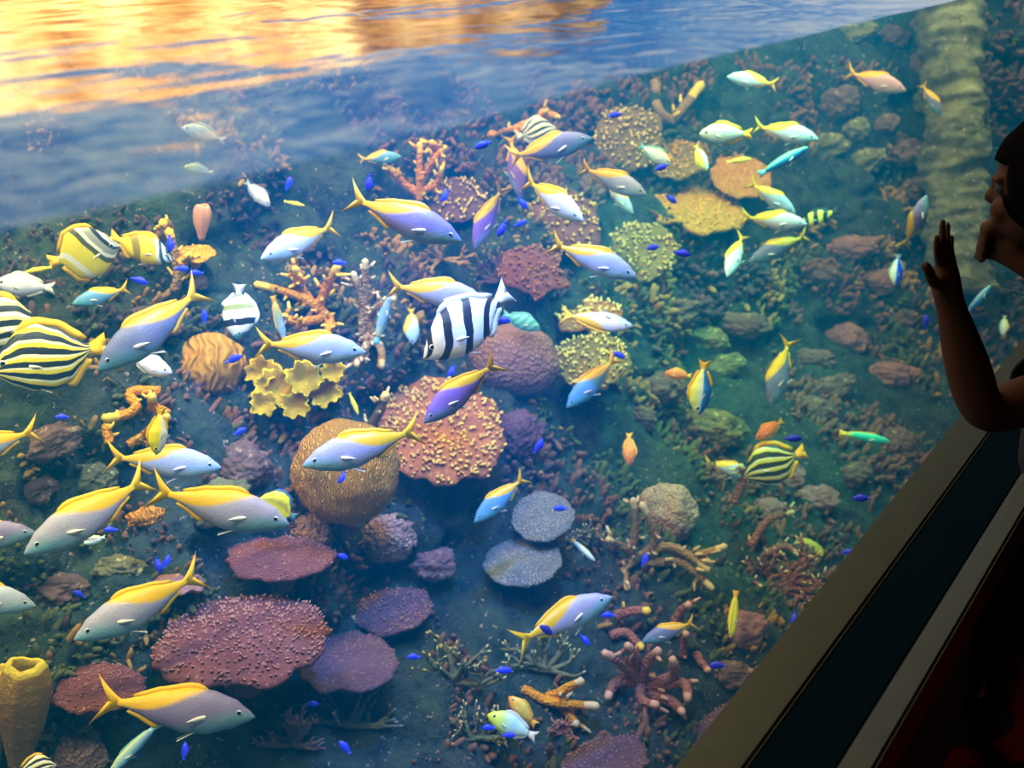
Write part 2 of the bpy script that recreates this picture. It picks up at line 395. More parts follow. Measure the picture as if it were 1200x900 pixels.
DAMSEL = skin('vivid_blue_skin', (.3, .35, .35), [(0, (.03, .05, .62)), (.5, (.02, .03, .92)), (.8, (.04, .06, .85))])
DARKB = skin('dark_blue_skin', (0, .5, .5), [(0, (.02, .08, .25)), (.6, (.03, .13, .38)), (1, (.12, .24, .42))])
YSMALL = skin('small_yellow_skin', (0, .5, .5), [(0, (.80, .62, .02)), (1, (.92, .80, .04))])
GREYTHIN = skin('grey_teal_skin', (1.0, 0, 0), [(0, (.22, .34, .36)), (.6, (.26, .38, .36)), (.9, (.70, .60, .08))])
PALEY = skin('pale_yellowtail_skin', (.9, .2, .1), [(0, (.50, .70, .80)), (.5, (.62, .80, .84)), (.66, (.85, .80, .10)), (1, (.90, .75, .02))])

def lerp_tab(tab, u):
    for (a, x), (c, y) in zip(tab, tab[1:]):
        if u <= c:
            t = (u - a) / (c - a) if c > a else 0
            t = t * t * (3 - 2 * t) * .5 + t * .5
            return x + (y - x) * t
    return tab[-1][1]
SHAPES = {   # top, bottom, half width along u; tail (base u, fork depth, spread); dorsal (u0,u1,height,lean); anal; eye u, size
    'fusilier': dict(top=[(0, .006), (.05, .045), (.14, .100), (.28, .140), (.42, .145), (.58, .108), (.72, .056), (.80, .026), (.84, .024)],
                     bot=[(0, .006), (.05, .040), (.14, .085), (.28, .128), (.42, .135), (.58, .100), (.72, .048), (.80, .024), (.84, .022)],
                     wid=[(0, .005), (.06, .036), (.18, .066), (.38, .078), (.58, .056), (.74, .024), (.84, .010)],
                     tail=(.82, .10, .165, .10), dorsal=(.30, .74, .040, .02), anal=(.56, .76, .035, .02), pelvic=.36, eye=(.105, .022, .018)),
    'deep': dict(top=[(0, .01), (.06, .08), (.16, .20), (.30, .30), (.46, .33), (.62, .27), (.74, .14), (.81, .06), (.84, .05)],
                 bot=[(0, .01), (.06, .07), (.16, .17), (.30, .25), (.46, .28), (.62, .24), (.74, .12), (.81, .05), (.84, .05)],
                 wid=[(0, .008), (.08, .05), (.22, .085), (.42, .10), (.62, .075), (.76, .032), (.84, .015)],
                 tail=(.82, .03, .13, .14), dorsal=(.28, .78, .085, .06), anal=(.56, .78, .075, .05), pelvic=.34, eye=(.12, .06, .030)),
    'knife': dict(top=[(0, .01), (.06, .07), (.16, .16), (.30, .235), (.46, .25), (.62, .19), (.74, .09), (.81, .045), (.84, .04)],
                  bot=[(0, .01), (.06, .06), (.16, .13), (.30, .19), (.46, .21), (.62, .17), (.74, .08), (.81, .04), (.84, .04)],
                  wid=[(0, .01), (.08, .06), (.22, .10), (.42, .115), (.62, .08), (.76, .035), (.84, .015)],
                  tail=(.82, .04, .13, .12), dorsal=(.28, .78, .065, .05), anal=(.56, .78, .06, .05), pelvic=.34, eye=(.11, .05, .026)),
    'round': dict(top=[(0, .01), (.05, .07), (.16, .24), (.32, .38), (.50, .41), (.66, .36), (.77, .18), (.82, .07), (.85, .06)],
                  bot=[(0, .01), (.05, .06), (.16, .20), (.32, .32), (.50, .36), (.66, .32), (.77, .16), (.82, .06), (.85, .06)],
                  wid=[(0, .01), (.10, .05), (.28, .085), (.48, .09), (.66, .06), (.78, .028), (.85, .014)],
                  tail=(.83, .01, .12, .12), dorsal=(.26, .80, .085, .05), anal=(.52, .80, .08, .05), pelvic=.34, eye=(.12, .05, .034)),
    'small': dict(top=[(0, .01), (.08, .10), (.25, .19), (.45, .20), (.65, .13), (.78, .06), (.82, .05)],
                  bot=[(0, .01), (.08, .09), (.25, .17), (.45, .19), (.65, .12), (.78, .055), (.82, .05)],
                  wid=[(0, .01), (.10, .07), (.28, .10), (.45, .10), (.65, .06), (.82, .015)],
                  tail=(.80, .06, .12, .10), dorsal=(.26, .76, .07, .05), anal=(.52, .76, .06, .05), pelvic=.34, eye=(.13, .04, .032)),
    'slender': dict(top=[(0, .01), (.08, .05), (.25, .085), (.5, .085), (.7, .065), (.84, .04)],
                    bot=[(0, .01), (.08, .05), (.25, .09), (.5, .09), (.7, .06), (.84, .04)],
                    wid=[(0, .01), (.10, .04), (.28, .055), (.5, .055), (.7, .035), (.84, .012)],
                    tail=(.82, .02, .075, .08), dorsal=(.25, .80, .03, .01), anal=(.50, .80, .025, .01), pelvic=.34, eye=(.10, .02, .02)),
}
def bend_y(x, k):
    """sideways curve of the spine; the front third stays straight"""
    t = max(0.0, .25 - x)
    return k * t * t
_fish_meshes = {}
def with_uv(me, us, vs_):
    for nm, dat in (('u', us), ('v', vs_)):
        at = me.attributes.new(nm, 'FLOAT', 'POINT'); at.data.foreach_set('value', dat)
    return me
def plate(name, up, lo, th, k):
    """thin fin: two rows of points (x, z) skinned into a closed blade with a tapered rim"""
    vs, fs, n = [], [], len(up)
    for s in (1, -1):
        for (x, z) in lo: vs.append((x, bend_y(x, k) + s * th, z))
        for (x, z) in up: vs.append((x, bend_y(x, k) + s * th * .25, z))
    A, B, C, D = 0, n, 2 * n, 3 * n
    for i in range(n - 1):
        fs += [(A + i, B + i, B + i + 1, A + i + 1), (C + i, C + i + 1, D + i + 1, D + i),
               (B + i, D + i, D + i + 1, B + i + 1), (A + i, A + i + 1, C + i + 1, C + i)]
    fs += [(A, C, D, B), (A + n - 1, B + n - 1, D + n - 1, C + n - 1)]
    me = mesh(name, vs, fs)
    return with_uv(me, [.5 - v[0] for v in vs], [(1 if v[2] > 0 else -1) for v in vs])
def fish_meshes(shape, k):
    key = (shape, k)
    if key in _fish_meshes: return _fish_meshes[key]
    sp = SHAPES[shape]; R = {}
    ub = sp['top'][-1][0]; nu, nv = 30, 20
    vs, fs, us, vv = [], [], [], []
    for i in range(nu + 1):
        u = ub * (i / nu) ** 1.15
        t, bo, wd = lerp_tab(sp['top'], u), lerp_tab(sp['bot'], u), lerp_tab(sp['wid'], u)
        for j in range(nv):
            a = 2 * PI * j / nv; c, s = math.cos(a), math.sin(a)
            x = .5 - u
            vs.append((x, wd * c + bend_y(x, k), (t if s > 0 else bo) * s)); us.append(u); vv.append(s)
    for i in range(nu):
        for j in range(nv):
            j2 = (j + 1) % nv; fs.append((i * nv + j, i * nv + j2, (i + 1) * nv + j2, (i + 1) * nv + j))
    fs.append(tuple(range(nv))[::-1]); fs.append(tuple(nu * nv + j for j in range(nv)))
    R['body'] = with_uv(mesh('fish_body', vs, fs), us, vv)
    tb, notch, spread, ln = sp['tail']
    x0 = .5 - tb; h0 = lerp_tab(sp['top'], ub) * .95
    def tailrow(sg):
        up, lo = [], []
        for q in range(9):
            t = q / 8
            up.append((x0 - t * (x0 + .5), sg * (h0 + (spread - h0) * (t ** 1.25))))
            xl = x0 - t * (x0 + .5) + (0 if t < .01 else 0)
            xc = x0 - min(t * 1.35, 1) * (x0 + .5 - notch)
            zc = 0 if t < .62 else spread * .93 * ((t - .62) / .38) ** 1.0
            lo.append((xc if t < .62 else (-.5 + notch) + (-.5 + .012 - (-.5 + notch)) * ((t - .62) / .38), sg * zc))
        return up, lo
    u1, l1 = tailrow(1); u2, l2 = tailrow(-1)
    ma, mb = plate('tail_fin', u1, l1, .007, k), plate('tail_fin', u2, l2, .007, k)
    bm = bmesh.new(); bm.from_mesh(ma); bm.from_mesh(mb); bmesh.ops.remove_doubles(bm, verts=bm.verts[:], dist=1e-5)
    bmesh.ops.recalc_face_normals(bm, faces=bm.faces[:]); bm.to_mesh(ma); bm.free(); bpy.data.meshes.remove(mb); R['tail_fin'] = ma
    def fin(key, nm, sg):
        a, c, hgt, lean = sp[key]; up, lo = [], []
        tab = sp['top' if sg > 0 else 'bot']
        for q in range(13):
            t = q / 12; u = a + (c - a) * t
            z = lerp_tab(tab, u)
            e = min(1, t / .18) ** .7 * (1 - .55 * t) * (1 if t < .93 else (1 - t) / .07 * .5 + .5)
            lo.append((.5 - u, sg * z * .90)); up.append((.5 - u - lean * t, sg * (z * .97 + hgt * e)))
        R[nm] = plate(nm, up, lo, .006, k)
    fin('dorsal', 'dorsal_fin', 1); fin('anal', 'anal_fin', -1)
    u = sp['pelvic']; zb = lerp_tab(sp['bot'], u); wd = lerp_tab(sp['wid'], u)
    # side fins: a leaf held out from the flank
    def leaf(nm, base, tip, wv, th):
        vs, fs = [], []
        base, tip, wv = Vector(base), Vector(tip), Vector(wv); nn = (tip - base).cross(wv).normalized() * th
        for q in range(8):
            t = q / 7; c = base.lerp(tip, t); wq = wv * (math.sin(PI * min(1, .18 + .82 * t)) * .8 + .2 * (1 - t))
            for d in (wq + nn * .1, nn, -wq + nn * .1, -nn): vs.append(c + d)
        for q in range(7):
            for d in range(4): fs.append((q * 4 + d, q * 4 + (d + 1) % 4, q * 4 + 4 + (d + 1) % 4, q * 4 + 4 + d))
        fs += [(3, 2, 1, 0), (28, 29, 30, 31)]
        me = mesh(nm, vs, fs); return with_uv(me, [.4] * len(vs), [0] * len(vs))
    for sg in (1, -1):
        up_ = .30; wp = lerp_tab(sp['wid'], up_)
        R['pectoral_fin', sg] = leaf('pectoral_fin', (.5 - up_, sg * wp * .93, -.02), (.5 - up_ - .115, sg * (wp + .030), -.050), (.010, 0, .024), .004)
        R['pelvic_fin', sg] = leaf('pelvic_fin', (.5 - u, sg * wd * .3, -zb * .93), (.5 - u - .09, sg * wd * .55, -zb - .045), (.018, 0, .010), .004)
        ue, ze, re = sp['eye']; we = lerp_tab(sp['wid'], ue); t = lerp_tab(sp['top'], ue)
        ye = we * math.sqrt(max(.05, 1 - (ze / t) ** 2))
        bm = bmesh.new(); bmesh.ops.create_uvsphere(bm, u_segments=12, v_segments=8, radius=re)
        for v in bm.verts: v.co = Vector((v.co.x, v.co.z * .55, v.co.y))
        for f in bm.faces:
            c = f.calc_center_median()
            f.smooth = True; f.material_index = 1 if (c.y * sg > 0 and math.hypot(c.x, c.z) < re * .62) else 0
        bmesh.ops.translate(bm, verts=bm.verts[:], vec=(.5 - ue, sg * ye * .92, ze))
        me = bpy.data.meshes.new('eye'); bm.to_mesh(me); bm.free(); me.materials.append(EYE_W); me.materials.append(EYE_B); R['eye', sg] = me
    # the tiny fish: body, tail and back fin in one mesh
    bm = bmesh.new(); bm.from_mesh(R['body']); bm.from_mesh(R['tail_fin']); bm.from_mesh(R['dorsal_fin']); bm.from_mesh(R['anal_fin'])
    me = bpy.data.meshes.new('tiny_fish'); bm.to_mesh(me); bm.free(); R['whole'] = me
    _fish_meshes[key] = R
    return R
def slot(o, m):
    me = o.data
    if len(me.materials) == 0: me.materials.append(m)
    o.material_slots[0].link = 'OBJECT'; o.material_slots[0].material = m

FISH_LOG = []
def fish(name, shape, skin_m, fin_m, head, tail, label, group, L=.22, yaw=0, bend=0, dorsal=None, tail_m=None, whole=False, D=None, cat='fish'):
    """head, tail: where the snout and the tail tips stand; L: real length; yaw: turn towards (+) or away from (-) the visitor, degrees"""
    hx, hy = head; tx, ty = tail
    cx, cy = (hx + tx) / 2, (hy + ty) / 2
    ln = math.hypot(hx - tx, hy - ty); cyaw = math.cos(math.radians(yaw))
    d = D or FPX * L * cyaw / ln
    loc, nrm, dh = hit(cx, cy)
    r = ray(cx, cy)
    dmin = (.13 - CAM.y) / r.y; dmax = dh - .13
    d = max(min(d, dmax), dmin)
    p = CAM + r * d
    zmax = WATER_Z - .06
    L = ln * d / FPX / cyaw
    if p.z > WATER_Z - L * .2: pass
    v = (CAM - p).normalized()
    ex = RIGHT - v * RIGHT.dot(v); ex.normalize(); ey = v.cross(ex)       # image axes square to the line of sight
    a = (ex * (hx - tx) + ey * (ty - hy)).normalized()
    a = (a * cyaw + v * math.sin(math.radians(yaw))).normalized()
    if dorsal is None: dv = Vector((0, 0, 1)) * .3 + ey
    else: dv = ex * math.cos(math.radians(dorsal)) + ey * math.sin(math.radians(dorsal)) + v * .25
    z = (dv - a * dv.dot(a)).normalized(); y = z.cross(a)
    R = fish_meshes(shape, bend)
    o = link(name, R['whole' if whole else 'body'])
    Mx = Matrix((a, y, z)).transposed().to_4x4()
    o.matrix_world = Matrix.Translation(p) @ Mx @ Matrix.Diagonal((L, L, L, 1))
    slot(o, skin_m); tag(o, label, cat, group)
    if not whole:
        for nm in ('tail_fin', 'dorsal_fin', 'anal_fin'):
            c = link(nm, R[nm], parent=o); slot(c, tail_m or fin_m if nm == 'tail_fin' else fin_m)
        for sg in (1, -1):
            c = link('pectoral_fin', R['pectoral_fin', sg], parent=o); slot(c, FIN_PALE)
            c = link('pelvic_fin', R['pelvic_fin', sg], parent=o); slot(c, FIN_PALE)
            link('eye', R['eye', sg], parent=o)
    FISH_LOG.append((name, round(d, 2), round(L, 3), round(p.y, 2), round(p.z, 2), label))
    return o
G = 'yellow-tailed fusiliers schooling in the tank'
def fus(var, head, tail, label, **k):
    return fish('fusilier_fish', 'fusilier', FUS[var], k.pop('fin', FIN_Y), head, tail, label, G, **k)
fus('lavender', (541, 283), (403, 230), 'large lavender fusilier with forked yellow tail beside a purple one, above the striped white fish', bend=.35, L=.24, fin=FIN_O)
fus('pale', (428, 413), (298, 402), 'pale fusilier swimming over the bright yellow cup coral', L=.23)
fus('yellowback', (356, 546), (499, 503), 'fusilier passing in front of the round golden dome coral', bend=-.3, L=.25)
fus('pale', (257, 548), (125, 535), 'fusilier just under the orange coral with curled arms', L=.23)
fus('yellowback', (38, 648), (178, 558), 'large yellow-backed fusilier with steep tail, head down near the lower tank glass', bend=-.5, L=.26)
fus('yellowback', (338, 615), (172, 575), 'fusilier nose to nose with the dark-winged yellow butterflyfish', L=.25, bend=.3)
fus('yellowback', (96, 748), (240, 672), 'yellow-backed fusilier beside the wide red-brown plate coral', L=.25, bend=-.45)
fus('lavender', (297, 840), (110, 824), 'large grey-lavender fusilier next to the brown vase sponge', L=.27, bend=.3)
fus('yellowback', (718, 700), (600, 750), 'lone fusilier with drooping yellow tail above the reddish staghorn coral', L=.24, bend=-.5)
fus('grey', (118, 434), (245, 335), 'big dark grey fusilier with upright yellow tail behind the striped yellow fish', L=.27, bend=-.6, fin=FIN_O)
fus('purple', (497, 496), (584, 418), 'purple fusilier hanging nose down over the pink plate coral', L=.20, bend=.5, fin=FIN_O)
fus('pale', (746, 325), (641, 283), 'pale blue fusilier swimming in front of the dotted ledge corals', L=.22)
fus('white', (683, 258), (612, 208), 'plump white fusilier with yellow back and no tail in sight', L=.19, yaw=35)
fus('grey', (694, 162), (592, 186), 'dark blue fusilier with white pectoral fin near the waterline', L=.22, bend=.3)
fus('pale', (758, 228), (677, 195), 'pale fusilier with wide yellow tail beside the dotted shelf coral', L=.19)
fus('purple', (610, 232), (597, 156), 'purple fusilier diving straight down beside the plump white one', L=.18, dorsal=20)
fus('purple', (556, 292), (588, 213), 'purple fusilier with upright yellow tail at the nose of the large lavender one', L=.19, dorsal=150, bend=.4, fin=FIN_O)
fus('white', (307, 303), (397, 262), 'white humped fusilier turning away under the surface', L=.22, yaw=25)
fus('yellowback', (568, 352), (451, 334), 'fusilier half hidden behind the large black and white barred fish', L=.24, fin=FIN_O)
fus('white', (958, 163), (881, 147), 'white fusilier above the slim blue wrasse', L=.22)
fus('pink', (1061, 106), (990, 84), 'pink fusilier with an orange tail in front of the dark rock wall', L=.22, bend=.3)
fus('white', (945, 263), (867, 254), 'bright white fusilier at the edge of the orange shelf coral, nose at the barred fish', L=.20)
fus('pale', (932, 250), (875, 212), 'fusilier with raised yellow tail just above the bright white one', L=.18)
fus('grey', (879, 307), (948, 274), 'grey fusilier swimming the opposite way below the bright white one', L=.20)
fus('white', (853, 324), (871, 272), 'rounded pale fusilier seen from its back below the orange shelf coral', L=.18, yaw=35, dorsal=150)
fus('blue', (664, 478), (728, 416), 'blue fusilier nosing down beside the dotted yellow ledge coral', L=.20, bend=-.5, fin=FIN_O)
fus('blue', (556, 612), (618, 556), 'small blue-green fusilier in open blue water beside the grey disc corals', L=.18)
fus('pale', (882, 558), (823, 540), 'small pale fusilier touching the striped fish under the orange one', L=.19)
fus('grey', (903, 478), (926, 393), 'grey fusilier diving head down above the orange fish', L=.22, dorsal=160)
fus('grey', (752, 752), (817, 728), 'faint grey fusilier above the reddish staghorn coral', L=.19)
fus('pale', (-75, 545), (45, 503), 'fusilier of which mostly a raised yellow tail shows, under the striped yellow fish', L=.25, bend=-.3)
fus('pale', (37, 710), (-85, 690), 'pale fusilier with its tail cut off by the picture edge', L=.25)
fus('lavender', (36, 624), (-80, 632), 'dim blue-grey fusilier lurking behind the large yellow-backed one', L=.24)
fus('blue', (87, 356), (152, 337), 'small light blue fusilier under the big barred butterflyfish', L=.14, bend=-.3)
fus('white', (852, 90), (912, 99), 'white fusilier high up at the waterline', L=.17, bend=.3)
fus('grey', (1104, 136), (1078, 97), 'dim grey fusilier diving past the pale rock pillar', L=.15)
fus('lavender', (1083, 229), (1066, 294), 'small curved fusilier with yellow tail down, beside the raised hand', L=.17, dorsal=170, bend=.8)
fus('pale', (742, 250), (708, 212), 'faint pale fusilier tucked behind the one with the wide yellow tail', L=.15)
fus('blue', (470, 183), (419, 187), 'faint pale fusilier right under the water surface', L=.15)
fus('white', (742, 382), (655, 368), 'white fusilier turned edge-on over the dotted coral ledge', L=.19, dorsal=200)

# ---- deep-bodied striped fish
GS = 'yellow and black striped fish'
fish('striped_fish', 'deep', STRIPEY, FIN_Y, (-4, 437), (122, 402), 'large yellow fish with black lengthwise stripes beside the dark grey fusilier', GS, L=.24, bend=.3)
fish('striped_fish', 'deep', STRIPEY_P, FIN_Y, (46, 388), (-60, 375), 'black and yellow striped fish partly cut off, above the large striped one', GS, L=.20)
fish('striped_fish', 'deep', STRIPEY_G, FIN_Y, (872, 560), (944, 528), 'small greenish striped fish under the orange fish', GS, L=.20)
fish('striped_fish', 'deep', STRIPEY_P, FIN_PALE, (652, 150), (604, 160), 'white and yellow striped fish peeping out behind the dark blue fusilier', GS, L=.15)
fish('barred_fish', 'knife', KNIFE, FIN_PALE, (497, 420), (606, 340), 'large white fish with bold black bars in the middle of the school', None, bend=-.4, yaw=8, D=2.1)
fish('barred_fish', 'small', SERG, flat('fin_black', (.03, .035, .04)), (940, 262), (982, 246), 'black and yellow barred fish in front of the nose of the white fusilier', None, L=.13)
fish('butterfly_fish', 'round', BFLY, FIN_Y, (139, 288), (60, 310), 'large yellow butterflyfish with black and white bars near the surface', None, L=.20, bend=.2, dorsal=80)
fish('butterfly_fish', 'knife', RECT, FIN_Y, (199, 306), (130, 276), 'golden oblong butterflyfish with a dark patch and white bars at its head', None, L=.15)
fish('butterfly_fish', 'deep', BANNER, FIN_PALE, (277, 398), (281, 332), 'white, black and yellow banded butterflyfish above the orange dome coral', None, L=.13, dorsal=20)
fish('butterfly_fish', 'small', WHITE_Y, FIN_Y, (184, 533), (188, 476), 'yellow, white and blue butterflyfish standing on its head by the orange curled coral', None, D=1.6, dorsal=180)
fish('butterfly_fish', 'round', YELLOW, flat('fin_dark_blue', (.05, .16, .30)), (300, 586), (347, 607), 'yellow butterflyfish with dark wing-like fins beside the golden dome coral', None, L=.12)
# ---- smaller single fish
fish('damselfish', 'small', PALE_L, FIN_PALE, (-4, 332), (62, 338), 'pale lavender damselfish at the picture edge under the surface', None, L=.14)
fish('damselfish', 'small', PALE_L, FIN_PALE, (200, 437), (152, 420), 'whitish damselfish under the belly of the dark grey fusilier', None, L=.11, yaw=25)
fish('wrasse', 'slender', GREEN, FIN_Y, (1041, 517), (984, 507), 'bright green wrasse with yellow tail near the window frame', None, L=.16)
fish('wrasse', 'small', PALE, FIN_Y, (820, 157), (882, 157), 'pale green wrasse with yellow nose below the looped coral', None, L=.15)
fish('wrasse', 'small', RAINBOW, FIN_Y, (818, 487), (826, 421), 'yellow, white and blue wrasse standing upright beside the tiny orange-red fish', None, L=.14, dorsal=180)
fish('wrasse', 'slender', BLUEW, FIN_TEAL, (945, 173), (890, 205), 'slim blue wrasse with shining back under the white fusilier', None, L=.16)
fish('damselfish', 'small', TEAL, FIN_TEAL, (633, 386), (588, 367), 'teal barred damselfish at the tail of the large barred fish', None, L=.12)
fish('damselfish', 'small', PALE, FIN_TEAL, (786, 193), (748, 170), 'small teal and yellow damselfish in front of the dotted shelf coral', None, L=.10)
fish('damselfish', 'small', WHITE_Y, FIN_Y, (829, 200), (814, 169), 'small yellow and white damselfish over the orange shelf coral', None, L=.10, dorsal=160)
fish('damselfish', 'small', TANG, FIN_BLUE, (1050, 335), (1052, 297), 'white and deep blue damselfish near the raised hand', None, L=.11, dorsal=180)
fish('wrasse', 'slender', GREYTHIN, FIN_Y, (333, 400), (320, 346), 'thin green and yellow wrasse standing upright above the yellow cup coral', None, L=.12, dorsal=180)
fish('wrasse', 'slender', GREYTHIN, FIN_TEAL, (457, 346), (440, 404), 'thin grey wrasse nose up among the brown branching coral', None, L=.13, dorsal=180)
fish('damselfish', 'small', PALEY, FIN_Y, (484, 404), (482, 360), 'small grey damselfish with yellow tail, nose down by the barred fish', None, L=.10, dorsal=180)
fish('damselfish', 'small', GREENY, FIN_PALE, (571, 838), (630, 864), 'white and lime damselfish with spread tail beside the orange-gold fish', None, L=.13)
fish('anthias', 'small', ORANGE_Y, FIN_O, (596, 817), (629, 850), 'orange-gold fish swimming low beside the white and lime one', None, L=.10, whole=False)
fish('anthias', 'small', ORANGE, FIN_O, (738, 546), (735, 506), 'small orange fish hanging in open blue-green water', None, L=.10, dorsal=0, bend=.5)
fish('anthias', 'small', ORANGE, FIN_Y, (779, 437), (811, 441), 'tiny orange-red fish beside the upright rainbow wrasse', None, L=.08)
fish('anthias', 'small', ORANGE, FIN_O, (886, 515), (918, 492), 'orange fish above the small greenish striped one', None, L=.10)
fish('wrasse', 'slender', YELLOW, FIN_Y, (855, 747), (864, 692), 'vivid yellow fish standing upright near the lower window frame', None, L=.13, dorsal=180)
fish('damselfish', 'slender', PALE, FIN_Y, (697, 657), (669, 631), 'small white-green fish below the grey disc corals', None, L=.09)
fish('wrasse', 'slender', BRIGHTB, FIN_BLUE, (1161, 333), (1134, 369), 'bright blue slender fish behind the raised forearm', None, L=.12, bend=.5)
fish('damselfish', 'small', PALE, FIN_PALE, (1175, 393), (1177, 369), 'small pale fish behind the forearm, under the far hand', None, L=.08, dorsal=0, whole=True)
fish('damselfish', 'small', PALE_L, FIN_BLUE, (315, 242), (288, 212), 'small pinkish-blue fish close under the surface above the white humped fusilier', None, L=.09)
fish('damselfish', 'slender', YSMALL, FIN_Y, (357, 241), (333, 236), 'tiny yellow fish above the white humped fusilier', None, L=.07, whole=True)
fish('damselfish', 'slender', YSMALL, FIN_Y, (420, 486), (409, 460), 'tiny yellow-green fish above the golden dome coral', None, L=.07, whole=True)
fish('damselfish', 'small', PALE, FIN_PALE, (99, 637), (123, 629), 'tiny pale fish under the belly of the large yellow-backed fusilier', None, L=.07, whole=True)
fish('damselfish', 'slender', YSMALL, FIN_Y, (30, 319), (60, 313), 'small lime yellow fish over the pale lavender damselfish', None, L=.08, whole=True)
fish('damselfish', 'small', TANG, FIN_BLUE, (624, 411), (630, 391), 'tiny white and blue fish below the teal barred one', None, L=.06, whole=True, dorsal=180)
fish('damselfish', 'slender', YSMALL, FIN_Y, (880, 186), (852, 190), 'tiny lime fish beside the slim blue wrasse', None, L=.08, whole=True)
fish('damselfish', 'small', PALE, FIN_PALE, (214, 150), (264, 166), 'greenish fish showing blurred through the water surface', None, L=.14, D=1.45)
fish('damselfish', 'small', GREENY, FIN_PALE, (216, 196), (250, 203), 'small lime fish showing through the water surface below the greenish one', None, L=.09, D=1.42)
fish('damselfish', 'slender', YSMALL, FIN_Y, (213, 757), (234, 750), 'tiny yellow fish resting over the wide red-brown plate coral', None, L=.06, whole=True)
fish('damselfish', 'slender', YSMALL, FIN_Y, (251, 741), (232, 748), 'second tiny yellow fish, facing the one over the red-brown plate coral', None, L=.06, whole=True)
fish('wrasse', 'slender', TEALP, FIN_TEAL, (133, 905), (180, 845), 'teal slender fish under the big grey-lavender fusilier, its head below', None, L=.15, dorsal=170, bend=.4)
fish('butterfly_fish', 'deep', STRIPEY_P, FIN_Y, (64, 897), (18, 905), 'white, blue and yellow banded fish at the foot of the vase sponge', None, L=.10)

# ---- tiny vivid blue damselfish
GB = 'tiny vivid blue damselfish'
blue = [(566, 170, 20, 'near the tail of the dark blue fusilier'), (338, 215, 70, 'alone just under the water surface'), (398, 308, 0, 'above the orange branching coral'),
 (274, 421, 25, 'in front of the orange dome coral'), (73, 489, 0, 'under the large striped yellow fish'), (281, 506, 30, 'beside the pale fusilier under the curled coral'),
 (199, 285, 90, 'at the nose of the golden oblong butterflyfish'), (213, 315, 0, 'below the nose of the golden oblong butterflyfish'), (230, 320, 0, 'touching the upright tail of the dark grey fusilier'),
 (163, 329, -20, 'under the golden oblong butterflyfish'), (128, 303, 60, 'on the flank of the large barred butterflyfish'), (239, 371, 90, 'beneath the tail of the dark grey fusilier'),
 (185, 662, 110, 'one of a pair below the yellow-backed fusiliers, head down'), (195, 658, 70, 'one of a pair below the yellow-backed fusiliers, head up'), (93, 697, -30, 'above the yellow-backed fusilier near the red-brown plate'),
 (216, 880, 90, 'under the big grey-lavender fusilier'), (401, 559, 60, 'under the fusilier at the golden dome coral'), (400, 652, -15, 'among the purple knobs below the golden dome coral'),
 (404, 876, -45, 'slim and slanting in the deep water at the bottom'), (365, 825, 0, 'in deep shadow under the flat purple-brown plate'), (485, 770, 0, 'beside the flat purple-brown plate'),
 (631, 523, 60, 'in open water beside the pink plate coral'), (657, 596, 0, 'on the upper grey disc coral'), (755, 656, 70, 'over the fingers of the brown coral'),
 (641, 739, -35, 'slanting under the tail of the lone fusilier'), (685, 750, -50, 'long and slanting under the belly of the lone fusilier'), (713, 721, 0, 'under the chin of the lone fusilier'),
 (590, 786, 0, 'above the white and lime fish'), (573, 853, 0, 'at the nose of the white and lime fish'), (596, 862, 0, 'under the belly of the white and lime fish'),
 (841, 780, 0, 'right of the reddish staghorn coral'), (786, 233, -35, 'on the orange shelf coral'), (776, 196, 20, 'at the nose of the small teal and yellow damselfish'),
 (799, 297, -10, 'in green water below the orange shelf coral'), (766, 290, 10, 'over the dotted ledge below the orange shelf'), (725, 416, -30, 'on the dotted yellow ledge coral'),
 (588, 268, 60, 'behind the upright-tailed purple fusilier'), (612, 238, -50, 'at the nose of the diving purple fusilier'), (529, 434, 60, 'by the tail of the nose-down purple fusilier'),
 (588, 376, 0, 'under the teal barred damselfish'), (521, 229, 60, 'above the large lavender fusilier'), (1085, 377, 90, 'beside the raised forearm'),
 (1010, 584, 0, 'near the window frame under the green wrasse'), (993, 647, 0, 'at the lower window frame, above the yellow lace coral'), (930, 724, 70, 'at the window frame below the yellow lace coral'),
 (929, 514, 0, 'beside the greenish striped fish'), (130, 621, 0, 'close to the chin of the tiny pale fish'), (610, 262, 20, 'between the purple and the plump white fusiliers'),
 (432, 214, 80, 'above the large lavender fusilier tail'), (720, 135, 10, 'on the top of the dotted shelf coral')]
for i, (x, y, ang, where) in enumerate(blue):
    l = 8.5 if i % 3 else 10.5
    c, s = math.cos(math.radians(ang)), math.sin(math.radians(ang))
    sg = 1 if i % 2 else -1
    fish('blue_damselfish', 'small', DAMSEL, None, (x + sg * l * c, y - sg * l * s), (x - sg * l * c, y + sg * l * s), 'tiny vivid blue fish ' + where, GB, L=.032 + .002 * (i % 4), whole=True, dorsal=None if abs(ang) < 55 else 0)
